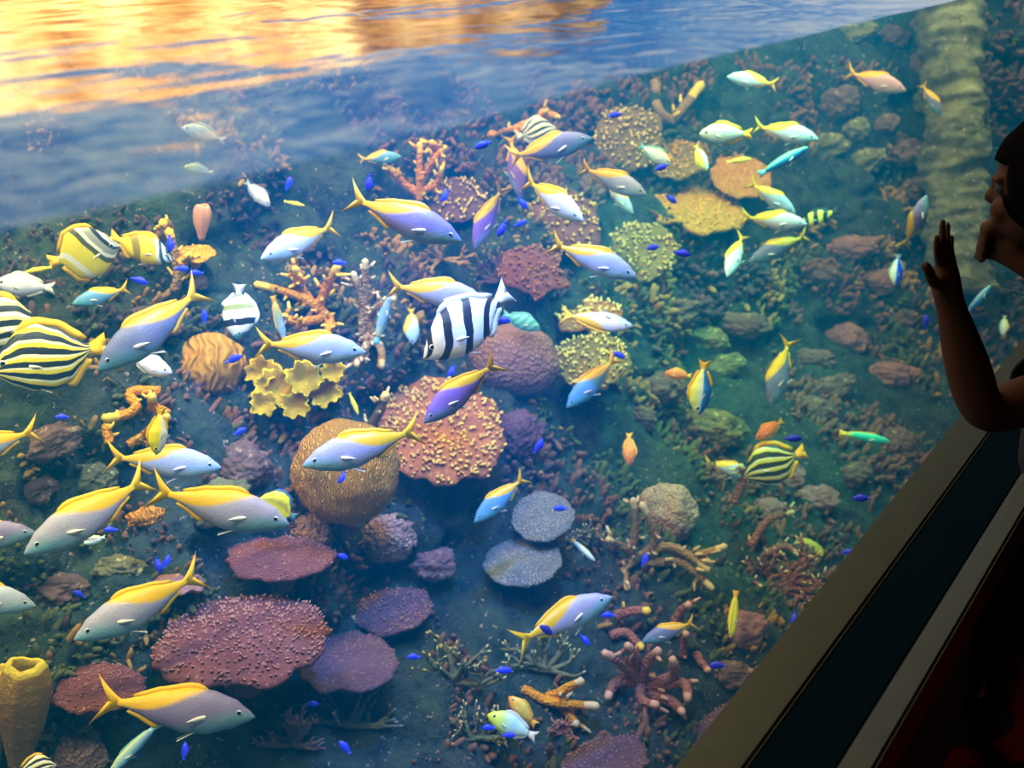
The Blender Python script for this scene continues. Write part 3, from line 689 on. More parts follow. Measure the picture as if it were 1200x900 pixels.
# ================================================================== CORALS, SPONGES, ROCKS
def coral_mat(name, a, b_, tip=None, scale=24, kind='polyp'):
    if name in MATS: return MATS[name]
    b = N(name); o_ = b.obj()
    f = b.noise(scale * .35, 4, .6, o_)
    col = b.mix(b.math('MULTIPLY', b.math('SUBTRACT', f, .3), 2.2, True), a, b_)
    if kind == 'polyp':
        v = b.voro(scale * 3.2, o_); h = b.math('SUBTRACT', 1.0, v)
        if tip: col = b.mix(b.math('MULTIPLY', b.math('GREATER_THAN', h, .72), .75), col, tip)
    elif kind == 'maze':
        wv = b.n('ShaderNodeTexWave', wave_type='BANDS'); wv.inputs['Scale'].default_value = scale * 1.1; wv.inputs['Distortion'].default_value = 9; wv.inputs['Detail'].default_value = 1; wv.inputs['Detail Scale'].default_value = 1.2
        b.nt.links.new(o_, wv.inputs['Vector']); h = wv.outputs['Fac']
        if tip: col = b.mix(b.math('MULTIPLY', h, .6), col, tip)
    else:
        h = b.noise(scale * 2.5, 4, .7, o_)
        if tip: col = b.mix(b.math('MULTIPLY', b.math('GREATER_THAN', h, .62), .6), col, tip)
    MATS[name] = b.bsdf(col, .8, .15, b.bump(h, .8, .008))
    return MATS[name]

def frame_at(px, py, up_bias=0.0):
    loc, nrm, d = hit(px, py)
    if loc is None: loc = P(px, py, 3.0); d = 3.0
    v = (CAM - loc).normalized()
    ex = (RIGHT - v * RIGHT.dot(v)).normalized(); ey = v.cross(ex)
    return loc, v, ex, ey, d

def put(name, me, mats, loc, X, Y, Z, label, cat, group=None):
    o = link(name, me)
    for m in mats: me.materials.append(m)
    o.matrix_world = Matrix.Translation(loc) @ Matrix((X, Y, Z)).transposed().to_4x4()
    return tag(o, label, cat, group)

def plate_coral(name, px, py, rx, ry, mat, tipm, label, rot=0, knobs=220, kh=.035, ks=.030, lift=.05, seed=0, ragged=.14, steps=1, cat='coral', group=None):
    """shelf of coral: a ragged, slightly dished disc on a stalk, its face set with knobs"""
    rnd = random.Random(seed * 17 + int(px))
    loc, v, ex, ey, d = frame_at(px, py)
    R = rx * d / FPX; c = max(.25, min(.97, ry / rx)); s = math.sqrt(1 - c * c)
    ca, sa = math.cos(math.radians(rot)), math.sin(math.radians(rot))
    X = ex * ca + ey * sa; U = ey * ca - ex * sa
    Z = (v * c + U * s).normalized(); Y = Z.cross(X)
    loc = loc + v * (R * .35 + lift)
    R *= (1 - (R * .35 + lift) / d)
    nr, na = 14, 84
    def edge(a): return 1 + ragged * noise.fractal((math.cos(a) * 2.1 + seed, math.sin(a) * 2.1, seed * 3.1), .8, 2.2, 4)
    def topz(x, y): return R * (.10 - .16 * (x * x + y * y)) + R * .07 * noise.noise((x * 3 + seed, y * 3, 2))
    vs, fs, mi = [], [], []
    vs.append(Vector((0, 0, topz(0, 0))))
    for i in range(1, nr + 1):
        for j in range(na):
            a = 2 * PI * j / na; t = i / nr * edge(a); x, y = t * math.cos(a), t * math.sin(a)
            vs.append(Vector((x * R, y * R, topz(x, y) + R * .012 * noise.noise((x * 16, y * 16, seed)))))
    for j in range(na): fs.append((0, 1 + j, 1 + (j + 1) % na))
    for i in range(nr - 1):
        for j in range(na):
            a, a2 = 1 + i * na + j, 1 + i * na + (j + 1) % na
            fs.append((a, a + na, a2 + na, a2))
    last = 1 + (nr - 1) * na
    for (sc, dz) in ((.985, -.055), (.80, -.12), (.35, -.30), (.22, -.75)):
        b0 = len(vs)
        for j in range(na):
            p = vs[last + j]; vs.append(Vector((p.x * sc, p.y * sc, p.z * (1 if sc > .5 else 0) + R * dz)))
        prev = last if sc == .985 else b0 - na
        for j in range(na): fs.append((prev + j, b0 + j, b0 + (j + 1) % na, prev + (j + 1) % na))
    fs.append(tuple(len(vs) - na + j for j in range(na))[::-1])
    mi = [0] * len(fs)
    for q in range(knobs):
        a = rnd.random() * 2 * PI; t = math.sqrt(rnd.random()) * .99; e = edge(a)
        x, y = t * e * math.cos(a), t * e * math.sin(a); z = topz(x, y)
        r_ = R * ks * rnd.uniform(.7, 1.35); h = R * kh * rnd.uniform(.6, 1.6); lean = R * .03
        b0 = len(vs); dx, dy = x * lean + rnd.uniform(-.3, .3) * r_, y * lean + rnd.uniform(-.3, .3) * r_
        for (rr, hh, k) in ((1.0, -.3, 0), (.85, .55, .6), (.45, 1.0, 1.0)):
            for j in range(6):
                w = 2 * PI * j / 6; vs.append(Vector((x * R + dx * k + r_ * rr * math.cos(w), y * R + dy * k + r_ * rr * math.sin(w), z + h * hh)))
        for l in range(2):
            for j in range(6): fs.append((b0 + l * 6 + j, b0 + l * 6 + (j + 1) % 6, b0 + l * 6 + 6 + (j + 1) % 6, b0 + l * 6 + 6 + j)); mi.append(l)
        fs.append(tuple(b0 + 12 + j for j in range(6))); mi.append(1)
    return put(name, mesh(name, vs, fs, True, mi), [mat, tipm], loc, X, Y, Z, label, cat, group)

def dome_coral(name, px, py, rx, ry, mat, label, rot=0, seed=0, lump=.10, sink=.35, group=None, cat='coral', fine=0.0, lift=0.0):
    loc, v, ex, ey, d = frame_at(px, py)
    ca, sa = math.cos(math.radians(rot)), math.sin(math.radians(rot))
    X = ex * ca + ey * sa; Y = ey * ca - ex * sa
    R = rx * d / FPX; k = ry / rx
    sh = R * min(k, 1) * .8 * (1 - sink)
    loc = loc + v * (sh * .6 + lift); R *= 1 - (sh * .6 + lift) / d
    bm = bmesh.new(); bmesh.ops.create_icosphere(bm, subdivisions=5, radius=1)
    for vt in bm.verts:
        n = vt.co.copy()
        f = 1 + lump * noise.fractal((n.x * 1.7 + seed * 5, n.y * 1.7, n.z * 1.7), .9, 2.1, 3) + fine * noise.noise((n.x * 9 + seed, n.y * 9, n.z * 9)) + fine * .6 * noise.noise((n.x * 20 + seed, n.y * 20, n.z * 20))
        vt.co = Vector((n.x * R * f, n.y * R * k * f, n.z * R * min(k, 1) * .8 * f))
    for f in bm.faces: f.smooth = True
    me = bpy.data.meshes.new(name); bm.to_mesh(me); bm.free()
    return put(name, me, [mat], loc, X, Y, v, label, cat, group)

def tube(vs, fs, mi, pts, rads, n=8, tip=True, rough=.0, seed=0, tipfrac=.82):
    """append a bumpy tube along pts; the last stretch and the rounded end take material 1"""
    m = len(pts); b0 = len(vs); up = Vector((.31, .22, .92)).normalized()
    for i in range(m):
        t = (pts[min(i + 1, m - 1)] - pts[max(i - 1, 0)]).normalized()
        s = t.cross(up)
        if s.length < .1: s = t.cross(Vector((1, 0, 0)))
        s.normalize(); w = s.cross(t)
        for j in range(n):
            a = 2 * PI * j / n
            r = rads[i] * (1 + rough * noise.noise((i * 1.9 + seed, j * 2.3, seed * 1.7)))
            vs.append(pts[i] + s * (r * math.cos(a)) + w * (r * math.sin(a)))
    for i in range(m - 1):
        for j in range(n):
            fs.append((b0 + i * n + j, b0 + i * n + (j + 1) % n, b0 + (i + 1) * n + (j + 1) % n, b0 + (i + 1) * n + j))
            mi.append(1 if tip and i >= (m - 1) * tipfrac else 0)
    fs.append(tuple(b0 + j for j in range(n))[::-1]); mi.append(0)
    c = len(vs); vs.append(pts[-1] + (pts[-1] - pts[-2]).normalized() * rads[-1] * .8)
    for j in range(n): fs.append((b0 + (m - 1) * n + j, b0 + (m - 1) * n + (j + 1) % n, c)); mi.append(1 if tip else 0)

def smooth_path(pts, k=5):
    out = []; P_ = [pts[0]] + pts + [pts[-1]]
    for i in range(1, len(P_) - 2):
        a, b, c, d = P_[i - 1], P_[i], P_[i + 1], P_[i + 2]
        for q in range(k):
            t = q / k
            out.append(.5 * ((2 * b) + (c - a) * t + (2 * a - 5 * b + 4 * c - d) * t * t + (3 * b - a - 3 * c + d) * t ** 3))
    out.append(pts[-1]); return out

def arm_coral(name, arms, r, mat, tipm, label, lift=.05, seed=1, nubs=0, cat='coral', taper=.6, rough=.35, base=None, group=None, spread=.0):
    """branching coral: each arm is a line of photo points from the foot to the tip; arms rise off the rock towards the visitor"""
    rnd = random.Random(seed)
    bx = sum(a[0][0] for a in arms) / len(arms); by = sum(a[0][1] for a in arms) / len(arms)
    loc, v, ex, ey, d = frame_at(bx, by)
    vs, fs, mi = [], [], []
    for q, arm in enumerate(arms):
        pts = []
        for i, (x, y) in enumerate(arm):
            t = i / max(1, len(arm) - 1)
            dd = d - lift * (.25 + .9 * t) + spread * ((q % 3) - 1) * t
            dmin_ = hit(x, y)[2] - r * d / FPX * .6
            pts.append(P(x, y, min(dd, dmin_)) - loc)
        pts = smooth_path(pts, 6); m = len(pts); R = r * d / FPX
        rads = [R * (1 - (1 - taper) * i / (m - 1)) for i in range(m)]
        tube(vs, fs, mi, pts, rads, 9, True, rough, seed + q)
        for k in range(nubs):
            i = rnd.randrange(1, m - 1); t = (pts[i + 1] - pts[i - 1]).normalized()
            dr = Vector((rnd.gauss(0, 1), rnd.gauss(0, 1), rnd.gauss(0, 1))); dr = (dr - t * dr.dot(t) * .6).normalized()
            ln = R * rnd.uniform(1.5, 2.8)
            tube(vs, fs, mi, [pts[i], pts[i] + dr * ln * .6, pts[i] + dr * ln + t * ln * .3], [R * .42, R * .36, R * .22], 6, True, .2, k, .5)
    return put(name, mesh(name, vs, fs, True, mi), [mat, tipm], loc, Vector((1, 0, 0)), Vector((0, 1, 0)), Vector((0, 0, 1)), label, cat, group)

def bush_coral(name, px, py, rx, ry, r, mat, tipm, label, n=14, seed=3, fork=2, ang=90, fan=120, cat='coral', group=None, lift=.04):
    """thicket: stems fanned from a foot, forking once or twice"""
    rnd = random.Random(seed)
    loc, v, ex, ey, d = frame_at(px, py)
    s = d / FPX; vs, fs, mi = [], [], []
    def grow(p, dr, ln, rad, lvl):
        pts = [p]; q = p; dd = dr
        for i in range(4):
            dd = (dd + Vector((rnd.gauss(0, .14), rnd.gauss(0, .14), rnd.gauss(0, .14)))).normalized(); q = q + dd * ln / 4; pts.append(q)
        tube(vs, fs, mi, pts, [rad * (1 - .12 * i) for i in range(5)], 6, lvl == 0, .3, rnd.randrange(99), .7)
        if lvl:
            for k in range(rnd.choice((2, 2, 3))):
                ax = (dd + ex * rnd.uniform(-.9, .9) + ey * rnd.uniform(-.5, .9) + v * rnd.uniform(-.3, .6)).normalized()
                grow(pts[rnd.choice((2, 3, 4))], ax, ln * .62, rad * .68, lvl - 1)
    for k in range(n):
        a = math.radians(ang + fan * (k / max(1, n - 1) - .5) + rnd.uniform(-9, 9))
        dr = (ex * math.cos(a) * rx / max(rx, ry) + ey * math.sin(a) * ry / max(rx, ry) + v * rnd.uniform(.05, .55)).normalized()
        grow(v * lift * .2 + ex * rnd.uniform(-.15, .15) * rx * s, dr, max(rx, ry) * s * rnd.uniform(.5, .7), r * s, fork)
    return put(name, mesh(name, vs, fs, True, mi), [mat, tipm], loc, Vector((1, 0, 0)), Vector((0, 1, 0)), Vector((0, 0, 1)), label, cat, group)

def rock_pillar():
    loc, v, ex, ey, d = frame_at(1119, 150)
    d -= .25; a = P(1125, 345, d) ; b_ = P(1112, -40, d); ax = b_ - a; ln = ax.length; ax.normalize()
    s = ax.cross(v).normalized(); t = s.cross(ax); R = 36 * d / FPX; n, m = 64, 130; vs, fs = [], []
    for i in range(m + 1):
        h = ln * i / m
        for j in range(n):
            w = 2 * PI * j / n; q = Vector((math.cos(w), math.sin(w), 0)) * R
            g = noise.ridged_multi_fractal((q.x * 5, q.y * 5, h * 13), .9, 2.1, 3, .9, 2.0) - 1.1
            f = noise.fractal((q.x * 9, q.y * 9, h * 22 + 7), .8, 2.1, 4)
            k = 1 + .34 * noise.noise((q.x * 4, q.y * 4, h * 4.5)) + .10 * g + .14 * f
            if i in (0, m): k *= .6
            vs.append(a + ax * h + s * (q.x * k) + t * (q.y * k))
    for i in range(m):
        for j in range(n): fs.append((i * n + j, i * n + (j + 1) % n, i * n + n + (j + 1) % n, i * n + n + j))
    fs.append(tuple(range(n))[::-1]); fs.append(tuple(m * n + j for j in range(n)))
    vs = [x - a for x in vs]
    vs = [Vector((x.x, x.y, min(x.z, WATER_Z - .015 - a.z))) for x in vs]
    put('rock_pillar', mesh('rock_pillar', vs, fs), [M_PILLAR], a, Vector((1, 0, 0)), Vector((0, 1, 0)), Vector((0, 0, 1)), 'tall pale rock pillar behind the raised hand and the head of the child', 'rock')

def vase_sponge(name, foot, tip, w, mat, inner, label, seed=0, lift=.10):
    loc, v, ex, ey, d = frame_at(*foot)
    a, b_ = P(foot[0], foot[1], d - .02 - lift * .3) - loc, P(tip[0], tip[1], d - .02 - lift) - loc
    ax = (b_ - a); ln = ax.length; ax.normalize()
    s = ax.cross(v).normalized(); t = s.cross(ax)
    R = w * d / FPX; vs, fs, mi = [], [], []; n = 28
    prof = [(0, .34), (.1, .42), (.25, .60), (.45, .86), (.65, 1.0), (.82, .97), (.94, .80), (1.0, .62)]
    ins = [(.985, .50), (.9, .62), (.7, .70), (.45, .55), (.25, .2)]
    for q, (h, rr) in enumerate(prof + ins):
        for j in range(n):
            w_ = 2 * PI * j / n
            f = 1 + .10 * noise.noise((math.cos(w_) * 2 + seed, math.sin(w_) * 2, h * 3)) + .06 * math.sin(w_ * 7 + seed)
            dz = .10 * math.sin(w_ * 2 + seed) * R * (h > .9)
            vs.append(a + ax * (ln * h + dz) + s * (R * rr * f * math.cos(w_)) + t * (R * .75 * rr * f * math.sin(w_)))
    m = len(prof) + len(ins)
    for q in range(m - 1):
        for j in range(n): fs.append((q * n + j, q * n + (j + 1) % n, q * n + n + (j + 1) % n, q * n + n + j)); mi.append(1 if q >= len(prof) - 2 else 0)
    fs.append(tuple(range(n))[::-1]); mi.append(0); fs.append(tuple((m - 1) * n + j for j in range(n))); mi.append(1)
    return put(name, mesh(name, vs, fs, True, mi), [mat, inner], loc, Vector((1, 0, 0)), Vector((0, 1, 0)), Vector((0, 0, 1)), label, 'sponge')

def cup_coral(name, px, py, cups, mat, inner, label, seed=0):
    """cluster of frilled cups; cups: (dx, dy, radius) in photo pixels"""
    loc, v, ex, ey, d = frame_at(px, py); s = d / FPX
    root = None
    for q, (dx, dy, r) in enumerate(cups):
        c = P(px + dx, py + dy, min(d, hit(px + dx, py + dy)[2]) - .05 - .012 * (q % 3)) - loc
        z = (v + ey * .35 + ex * .15 * ((q % 3) - 1)).normalized(); x = ex; y = z.cross(x).normalized(); x = y.cross(z)
        R = r * s; n = 40; vs, fs, mi = [], [], []
        prof = [(-1.5, .30), (-.9, .42), (-.35, .72), (0, 1.0), (.10, 1.05), (.12, .92), (-.12, .66), (-.35, .42), (-.55, .15)]
        for k, (h, rr) in enumerate(prof):
            for j in range(n):
                w = 2 * PI * j / n
                fr = 1 + (.13 * math.sin(w * 9 + q) + .10 * math.sin(w * 4 + seed + q)) * (rr if k in (2, 3, 4, 5) else .2)
                hh = h + (.22 * math.sin(w * 5 + q * 2) if k in (3, 4, 5) else 0)
                vs.append(x * (R * rr * fr * math.cos(w)) + y * (R * rr * fr * math.sin(w)) + z * (R * hh))
        m = len(prof)
        for k in range(m - 1):
            for j in range(n): fs.append((k * n + j, k * n + (j + 1) % n, k * n + n + (j + 1) % n, k * n + n + j)); mi.append(1 if k >= 5 else 0)
        fs.append(tuple(range(n))[::-1]); mi.append(0); fs.append(tuple((m - 1) * n + j for j in range(n))); mi.append(1)
        me = mesh('coral_cup', vs, fs, True, mi); me.materials.append(mat); me.materials.append(inner)
        if root is None:
            root = link(name, None, loc=loc); tag(root, label, 'coral')
        link('coral_cup', me, parent=root, loc=c)
    return root

M_PINK = coral_mat('pink_plate', (.32, .09, .035), (.46, .17, .05), scale=30, kind='fuzz', tip=(.8, .45, .2))
T_PINK = flat('pink_tips', (.92, .50, .10), .7, .1, .3)
M_RED = coral_mat('redbrown_plate', (.13, .035, .035), (.22, .075, .06), scale=40, kind='fuzz', tip=(.55, .26, .2))  # darkened to carry the light falling off with depth
T_RED = flat('redbrown_tips', (.42, .19, .12), .8, .1, .4)
M_PURP = coral_mat('purple_plate', (.10, .045, .07), (.16, .08, .09), scale=40, kind='fuzz', tip=(.42, .26, .26))  # kept dark too, for the weaker light low in the tank
T_PURP = flat('purple_tips', (.33, .18, .17), .8, .1, .4)
M_GREY = coral_mat('grey_disc', (.12, .13, .13), (.21, .20, .17), scale=40, kind='polyp', tip=(.48, .44, .34))
T_GREY = flat('grey_tips', (.27, .25, .19), .8, .1, .3)
M_YEL = coral_mat('yellow_shelf', (.13, .085, .03), (.26, .155, .04), scale=26, kind='fuzz', tip=(.55, .36, .10))
T_YEL = flat('yellow_tips', (.88, .60, .20), .7, .1, .25)
M_ORSH = coral_mat('orange_shelf', (.50, .17, .015), (.68, .27, .02), scale=30, kind='maze', tip=(.80, .38, .04))
T_ORSH = flat('orange_shelf_tips', (.80, .38, .05), .8, .1, .3)
M_DOME = coral_mat('golden_dome', (.44, .17, .015), (.60, .27, .03), scale=50, kind='maze', tip=(.78, .42, .07))
M_ORD = coral_mat('orange_dome', (.42, .16, .015), (.60, .27, .02), scale=14, kind='maze', tip=(.66, .36, .03))
M_MUSH = coral_mat('brown_mushroom', (.24, .11, .09), (.33, .165, .13), scale=26, kind='polyp', tip=(.50, .30, .22))
M_STAG = coral_mat('orange_staghorn', (.62, .20, .005), (.80, .34, .01), scale=40, kind='polyp', tip=(.92, .5, .05))
T_STAG = flat('orange_staghorn_tips', (.95, .58, .06), .7, .1, .2)
M_BRN = coral_mat('brown_staghorn', (.28, .15, .06), (.44, .27, .10), scale=40, kind='polyp', tip=(.6, .42, .18))
T_BRN = flat('brown_staghorn_tips', (.72, .52, .24), .7, .1, .25)
M_OLV = coral_mat('olive_thicket', (.09, .11, .05), (.20, .19, .08), scale=40, kind='fuzz', tip=(.4, .38, .14))
T_OLV = flat('olive_tips', (.52, .48, .18), .8, .1, .3)
M_RSTAG = coral_mat('red_staghorn', (.30, .09, .06), (.44, .17, .10), scale=40, kind='polyp', tip=(.5, .24, .14))
T_RSTAG = flat('red_staghorn_tips', (.66, .34, .20), .8, .1, .3)
M_CUP = coral_mat('yellow_cup', (.80, .50, .0), (.92, .66, .005), scale=50, kind='polyp', tip=(.96, .80, .02))
T_CUP = coral_mat('yellow_cup_inside', (.34, .19, .01), (.62, .40, .01), scale=50, kind='fuzz')
M_SPG = coral_mat('brown_sponge', (.30, .14, .04), (.48, .27, .05), scale=22, kind='fuzz', tip=(.62, .46, .06))
T_SPG = coral_mat('yellow_sponge_rim', (.55, .40, .04), (.70, .55, .06), scale=30, kind='fuzz')
M_KNOB = coral_mat('pink_knob', (.30, .14, .12), (.52, .30, .20), scale=40, kind='polyp', tip=(.75, .5, .32))
M_ROCKB = coral_mat('brown_boulder', (.10, .06, .05), (.24, .13, .08), scale=16, kind='fuzz', tip=(.48, .34, .18))
M_ROCKG = coral_mat('green_boulder', (.09, .09, .035), (.30, .26, .09), scale=16, kind='fuzz', tip=(.55, .55, .26))
M_ROCKP = coral_mat('pink_boulder', (.22, .10, .10), (.36, .18, .14), scale=18, kind='fuzz', tip=(.55, .36, .26))
M_PILLAR = coral_mat('pale_pillar_rock', (.04, .04, .03), (.32, .30, .14), scale=26, kind='fuzz', tip=(.60, .55, .30))
M_PTUBE = flat('pink_sponge', (.72, .34, .22), .8, .1, .2)
M_LACE = coral_mat('yellow_lace', (.62, .48, .05), (.80, .66, .10), scale=60, kind='fuzz', tip=(.9, .8, .2))

def tree_of(o):
    out = []
    for c in ([o] if o.data else []) + [c for c in o.children]:
        m = c.matrix_basis if c.parent is None else (c.parent.matrix_basis @ c.matrix_basis)
        out.append(BVHTree.FromPolygons([m @ v.co for v in c.data.vertices], [tuple(p.vertices) for p in c.data.polygons]))
    return out
SOLID = []
def settled(make, *tries):
    """build with the first of the tries that touches nothing built before; leave the thing out if none does"""
    if not SOLID:
        SOLID.extend(t for o in COL.objects if o.parent is None and o.get('category') in ('coral', 'sponge', 'rock', 'fish') and (o.data is not None or o.children) for t in tree_of(o))
    for k in tries:
        o = make(k); ts = tree_of(o)
        if not any(a.overlap(b) for a in ts for b in SOLID): SOLID.extend(ts); return o
        bpy.data.objects.remove(o)
# ---- plates and shelves
plate_coral('plate_coral', 518, 500, 78, 60, M_PINK, T_PINK, 'broad pink plate coral with glowing tips behind the nose-down purple fusilier', rot=-12, knobs=520, kh=.05, ks=.028, seed=1)
plate_coral('plate_coral', 285, 742, 100, 52, M_RED, T_RED, 'widest red-brown plate coral, low beside the yellow-backed fusilier', rot=6, knobs=620, kh=.03, ks=.018, seed=2, lift=.14)
plate_coral('plate_coral', 408, 772, 58, 34, M_PURP, T_PURP, 'flat smooth purple-brown plate coral under the small cream coral', rot=4, knobs=420, kh=.015, ks=.014, seed=3, ragged=.10)
plate_coral('plate_coral', 460, 712, 46, 26, M_PURP, T_RED, 'small speckled purple plate coral above the flat smooth one', rot=8, knobs=160, kh=.05, ks=.028, seed=4)
plate_coral('disc_coral', 635, 604, 37, 29, M_GREY, T_GREY, 'upper of the two round grey disc corals', rot=10, knobs=260, kh=.012, ks=.02, seed=5, ragged=.08)
plate_coral('disc_coral', 612, 655, 47, 29, M_GREY, T_GREY, 'lower and wider of the two grey disc corals', rot=8, knobs=300, kh=.012, ks=.018, seed=6, ragged=.08)
plate_coral('shelf_coral', 737, 160, 40, 38, M_YEL, T_YEL, 'dotted yellow shelf coral with rows of pale knobs just under the surface', rot=0, knobs=170, kh=.10, ks=.045, seed=7)
plate_coral('shelf_coral', 796, 186, 33, 22, M_YEL, T_ORSH, 'dotted ochre shelf coral next to the small teal and yellow damselfish', rot=10, knobs=130, kh=.08, ks=.045, lift=.12, seed=8)
plate_coral('shelf_coral', 815, 238, 62, 26, M_ORSH, T_ORSH, 'wide orange shelf coral behind the bright white fusilier', rot=-12, knobs=260, kh=.03, ks=.025, seed=9)
plate_coral('shelf_coral', 868, 205, 36, 24, M_ORSH, T_BRN, 'smaller orange-brown shelf coral at the slim blue wrasse', rot=-10, knobs=150, kh=.03, ks=.03, seed=10)
plate_coral('shelf_coral', 752, 292, 42, 34, M_YEL, T_YEL, 'dotted coral ledge at the head of the pale blue fusilier', rot=0, knobs=150, kh=.09, ks=.04, seed=11)
plate_coral('shelf_coral', 693, 420, 46, 32, M_YEL, T_YEL, 'dotted yellow ledge coral behind the tail of the blue fusilier', rot=5, knobs=190, kh=.09, ks=.04, seed=12, lift=.12)
plate_coral('shelf_coral', 690, 368, 40, 20, M_PINK, T_YEL, 'knobbly pinkish ledge coral under the edge-on white fusilier', rot=0, knobs=120, kh=.10, ks=.05, seed=13, lift=.0)
plate_coral('shelf_coral', 662, 258, 44, 36, M_RED, T_PINK, 'pinkish dotted ledge coral under the plump white fusilier', rot=-20, knobs=120, kh=.10, ks=.045, seed=14)
plate_coral('plate_coral', 626, 316, 40, 30, M_RED, T_RED, 'ragged dark pink plate coral left of the pale blue fusilier', rot=-10, knobs=110, kh=.10, ks=.045, seed=15, ragged=.3, lift=.15)
plate_coral('plate_coral', 535, 232, 36, 26, M_PURP, T_YEL, 'dark plate coral with pale knobs behind the purple upright-tailed fusilier', rot=0, knobs=90, kh=.12, ks=.05, seed=16)
plate_coral('plate_coral', 834, 862, 56, 36, M_PURP, T_RED, 'dark reddish plate coral low against the window frame', rot=30, knobs=200, kh=.03, ks=.02, lift=-.02, seed=17)
plate_coral('plate_coral', 704, 896, 56, 34, M_PURP, T_PURP, 'dark purple plate coral at the bottom beside the orange-brown branch', rot=20, knobs=220, kh=.03, ks=.02, seed=18, ragged=.2)
plate_coral('plate_coral', 330, 648, 62, 26, M_RED, T_RED, 'dim brown plate coral below the nose of the winged yellow butterflyfish', rot=0, knobs=240, kh=.02, ks=.018, seed=19)
plate_coral('plate_coral', 203, 682, 36, 13, M_ROCKP, T_RED, 'dim brown shelf above the widest red-brown plate', rot=4, knobs=200, kh=.02, ks=.018, seed=20, lift=.0)
plate_coral('plate_coral', 227, 296, 24, 10, M_STAG, T_STAG, 'small orange-brown plate coral under the pink tube sponge', rot=8, knobs=60, kh=.05, ks=.04, seed=21)
plate_coral('plate_coral', 110, 800, 58, 30, M_RED, T_PURP, 'shadowed brown plate coral behind the vase sponge', rot=0, knobs=200, kh=.03, ks=.02, seed=22)
# ---- domes
dome_coral('dome_coral', 406, 552, 62, 62, M_DOME, 'round golden dome coral with maze ridges behind a fusilier', lift=.13, seed=1, lump=.06, fine=.012)
dome_coral('dome_coral', 248, 427, 39, 38, M_ORD, 'streaked orange dome coral under the banded butterflyfish', seed=2, lump=.09, fine=.02, sink=.7)
dome_coral('dome_coral', 602, 422, 54, 42, M_MUSH, 'smooth pink-brown dome coral under the large barred fish', rot=-10, seed=3, lump=.06)
dome_coral('dome_coral', 782, 602, 34, 36, M_KNOB, 'warm brown lumpy coral head above the brown coral fingers', seed=4, lump=.16, fine=.05)
dome_coral('knob_coral', 424, 729, 18, 10, coral_mat('cream_coral', (.45, .38, .18), (.60, .52, .26), scale=50, kind='polyp'), 'small cream coral lump lying on the purple plates', rot=14, seed=5, lump=.25, fine=.08)
dome_coral('knob_coral', 86, 884, 34, 32, M_KNOB, 'pink knobbly coral beside the foot of the vase sponge', seed=6, lump=.20, fine=.12)
dome_coral('knob_coral', 172, 606, 22, 12, M_ORSH, 'small ochre coral lump between the yellow-backed fusiliers', rot=10, seed=7, lump=.2, fine=.1)
dome_coral('knob_coral', 455, 630, 34, 26, M_KNOB, 'purple-pink knobbly coral below the golden dome coral', seed=8, lump=.22, fine=.14)
dome_coral('knob_coral', 362, 626, 26, 22, M_KNOB, 'pink-brown knobbly coral under the left edge of the golden dome', seed=9, lump=.25, fine=.14)
dome_coral('knob_coral', 508, 660, 26, 20, M_ROCKP, 'dark purple coral knob in the deep blue gap', seed=10, lump=.22, fine=.12)
dome_coral('knob_coral', 284, 548, 32, 28, M_ROCKB, 'fuzzy brown coral mound right of the pale fusilier under the curled coral', seed=11, lump=.2, fine=.15)
dome_coral('knob_coral', 610, 510, 26, 28, M_PURP, 'small dark coral knob beside the edge of the pink plate coral', seed=12, lump=.25, fine=.18)
dome_coral('knob_coral', 948, 642, 16, 9, M_LACE, 'small yellow coral lump near the window frame', rot=-25, seed=13, lump=.25, fine=.12)
# ---- branching corals
arm_coral('staghorn_coral', [[(385, 372), (352, 348), (300, 333)], [(362, 352), (350, 330), (346, 314)], [(380, 372), (350, 378), (332, 370)], [(385, 372), (386, 385), (376, 402)], [(372, 362), (384, 335), (395, 312)]], 6.5, M_STAG, T_STAG, 'vivid orange staghorn coral behind the thin upright wrasse', nubs=9, lift=.10)
arm_coral('staghorn_coral', [[(438, 395), (424, 350), (414, 320)], [(425, 395), (428, 340), (428, 305)], [(425, 395), (445, 405), (447, 430)], [(426, 380), (442, 360), (462, 350)], [(438, 395), (424, 414), (418, 428)]], 6, M_BRN, T_BRN, 'brown branching coral between the orange staghorn and the barred fish', nubs=10, lift=.08, seed=5)
arm_coral('staghorn_coral', [[(492, 235), (492, 205), (492, 168)], [(492, 215), (505, 192), (522, 172)], [(492, 230), (470, 212), (455, 196)], [(492, 225), (512, 215), (518, 196)], [(500, 200), (512, 176), (505, 166)]], 5, M_STAG, T_STAG, 'upright orange branching coral above the large lavender fusilier', nubs=8, lift=.08, seed=6)
arm_coral('curled_coral', [[(188, 458), (152, 460), (160, 476), (146, 486), (122, 490)], [(196, 484), (180, 476), (178, 464)], [(170, 520), (178, 505), (196, 488)], [(128, 520), (124, 505), (126, 498)], [(150, 522), (170, 510), (180, 500)]], 6, M_STAG, T_STAG, 'orange coral with curled hook arms behind the upright yellow butterflyfish', nubs=4, lift=.07, seed=7, taper=.85)
arm_coral('looped_coral', [[(768, 96), (770, 125), (786, 140), (804, 122), (822, 98)]], 6, M_BRN, T_STAG, 'coral arm bent in a wide loop close to the surface', nubs=6, lift=.05, seed=8, taper=.9)
arm_coral('staghorn_coral', [[(205, 340), (215, 312), (222, 298)], [(210, 330), (205, 300), (198, 270)], [(198, 268), (196, 262), (190, 262)]], 5.5, M_BRN, T_STAG, 'brown coral stem carrying the small orange-brown plate', nubs=6, lift=.05, seed=9, taper=.9)
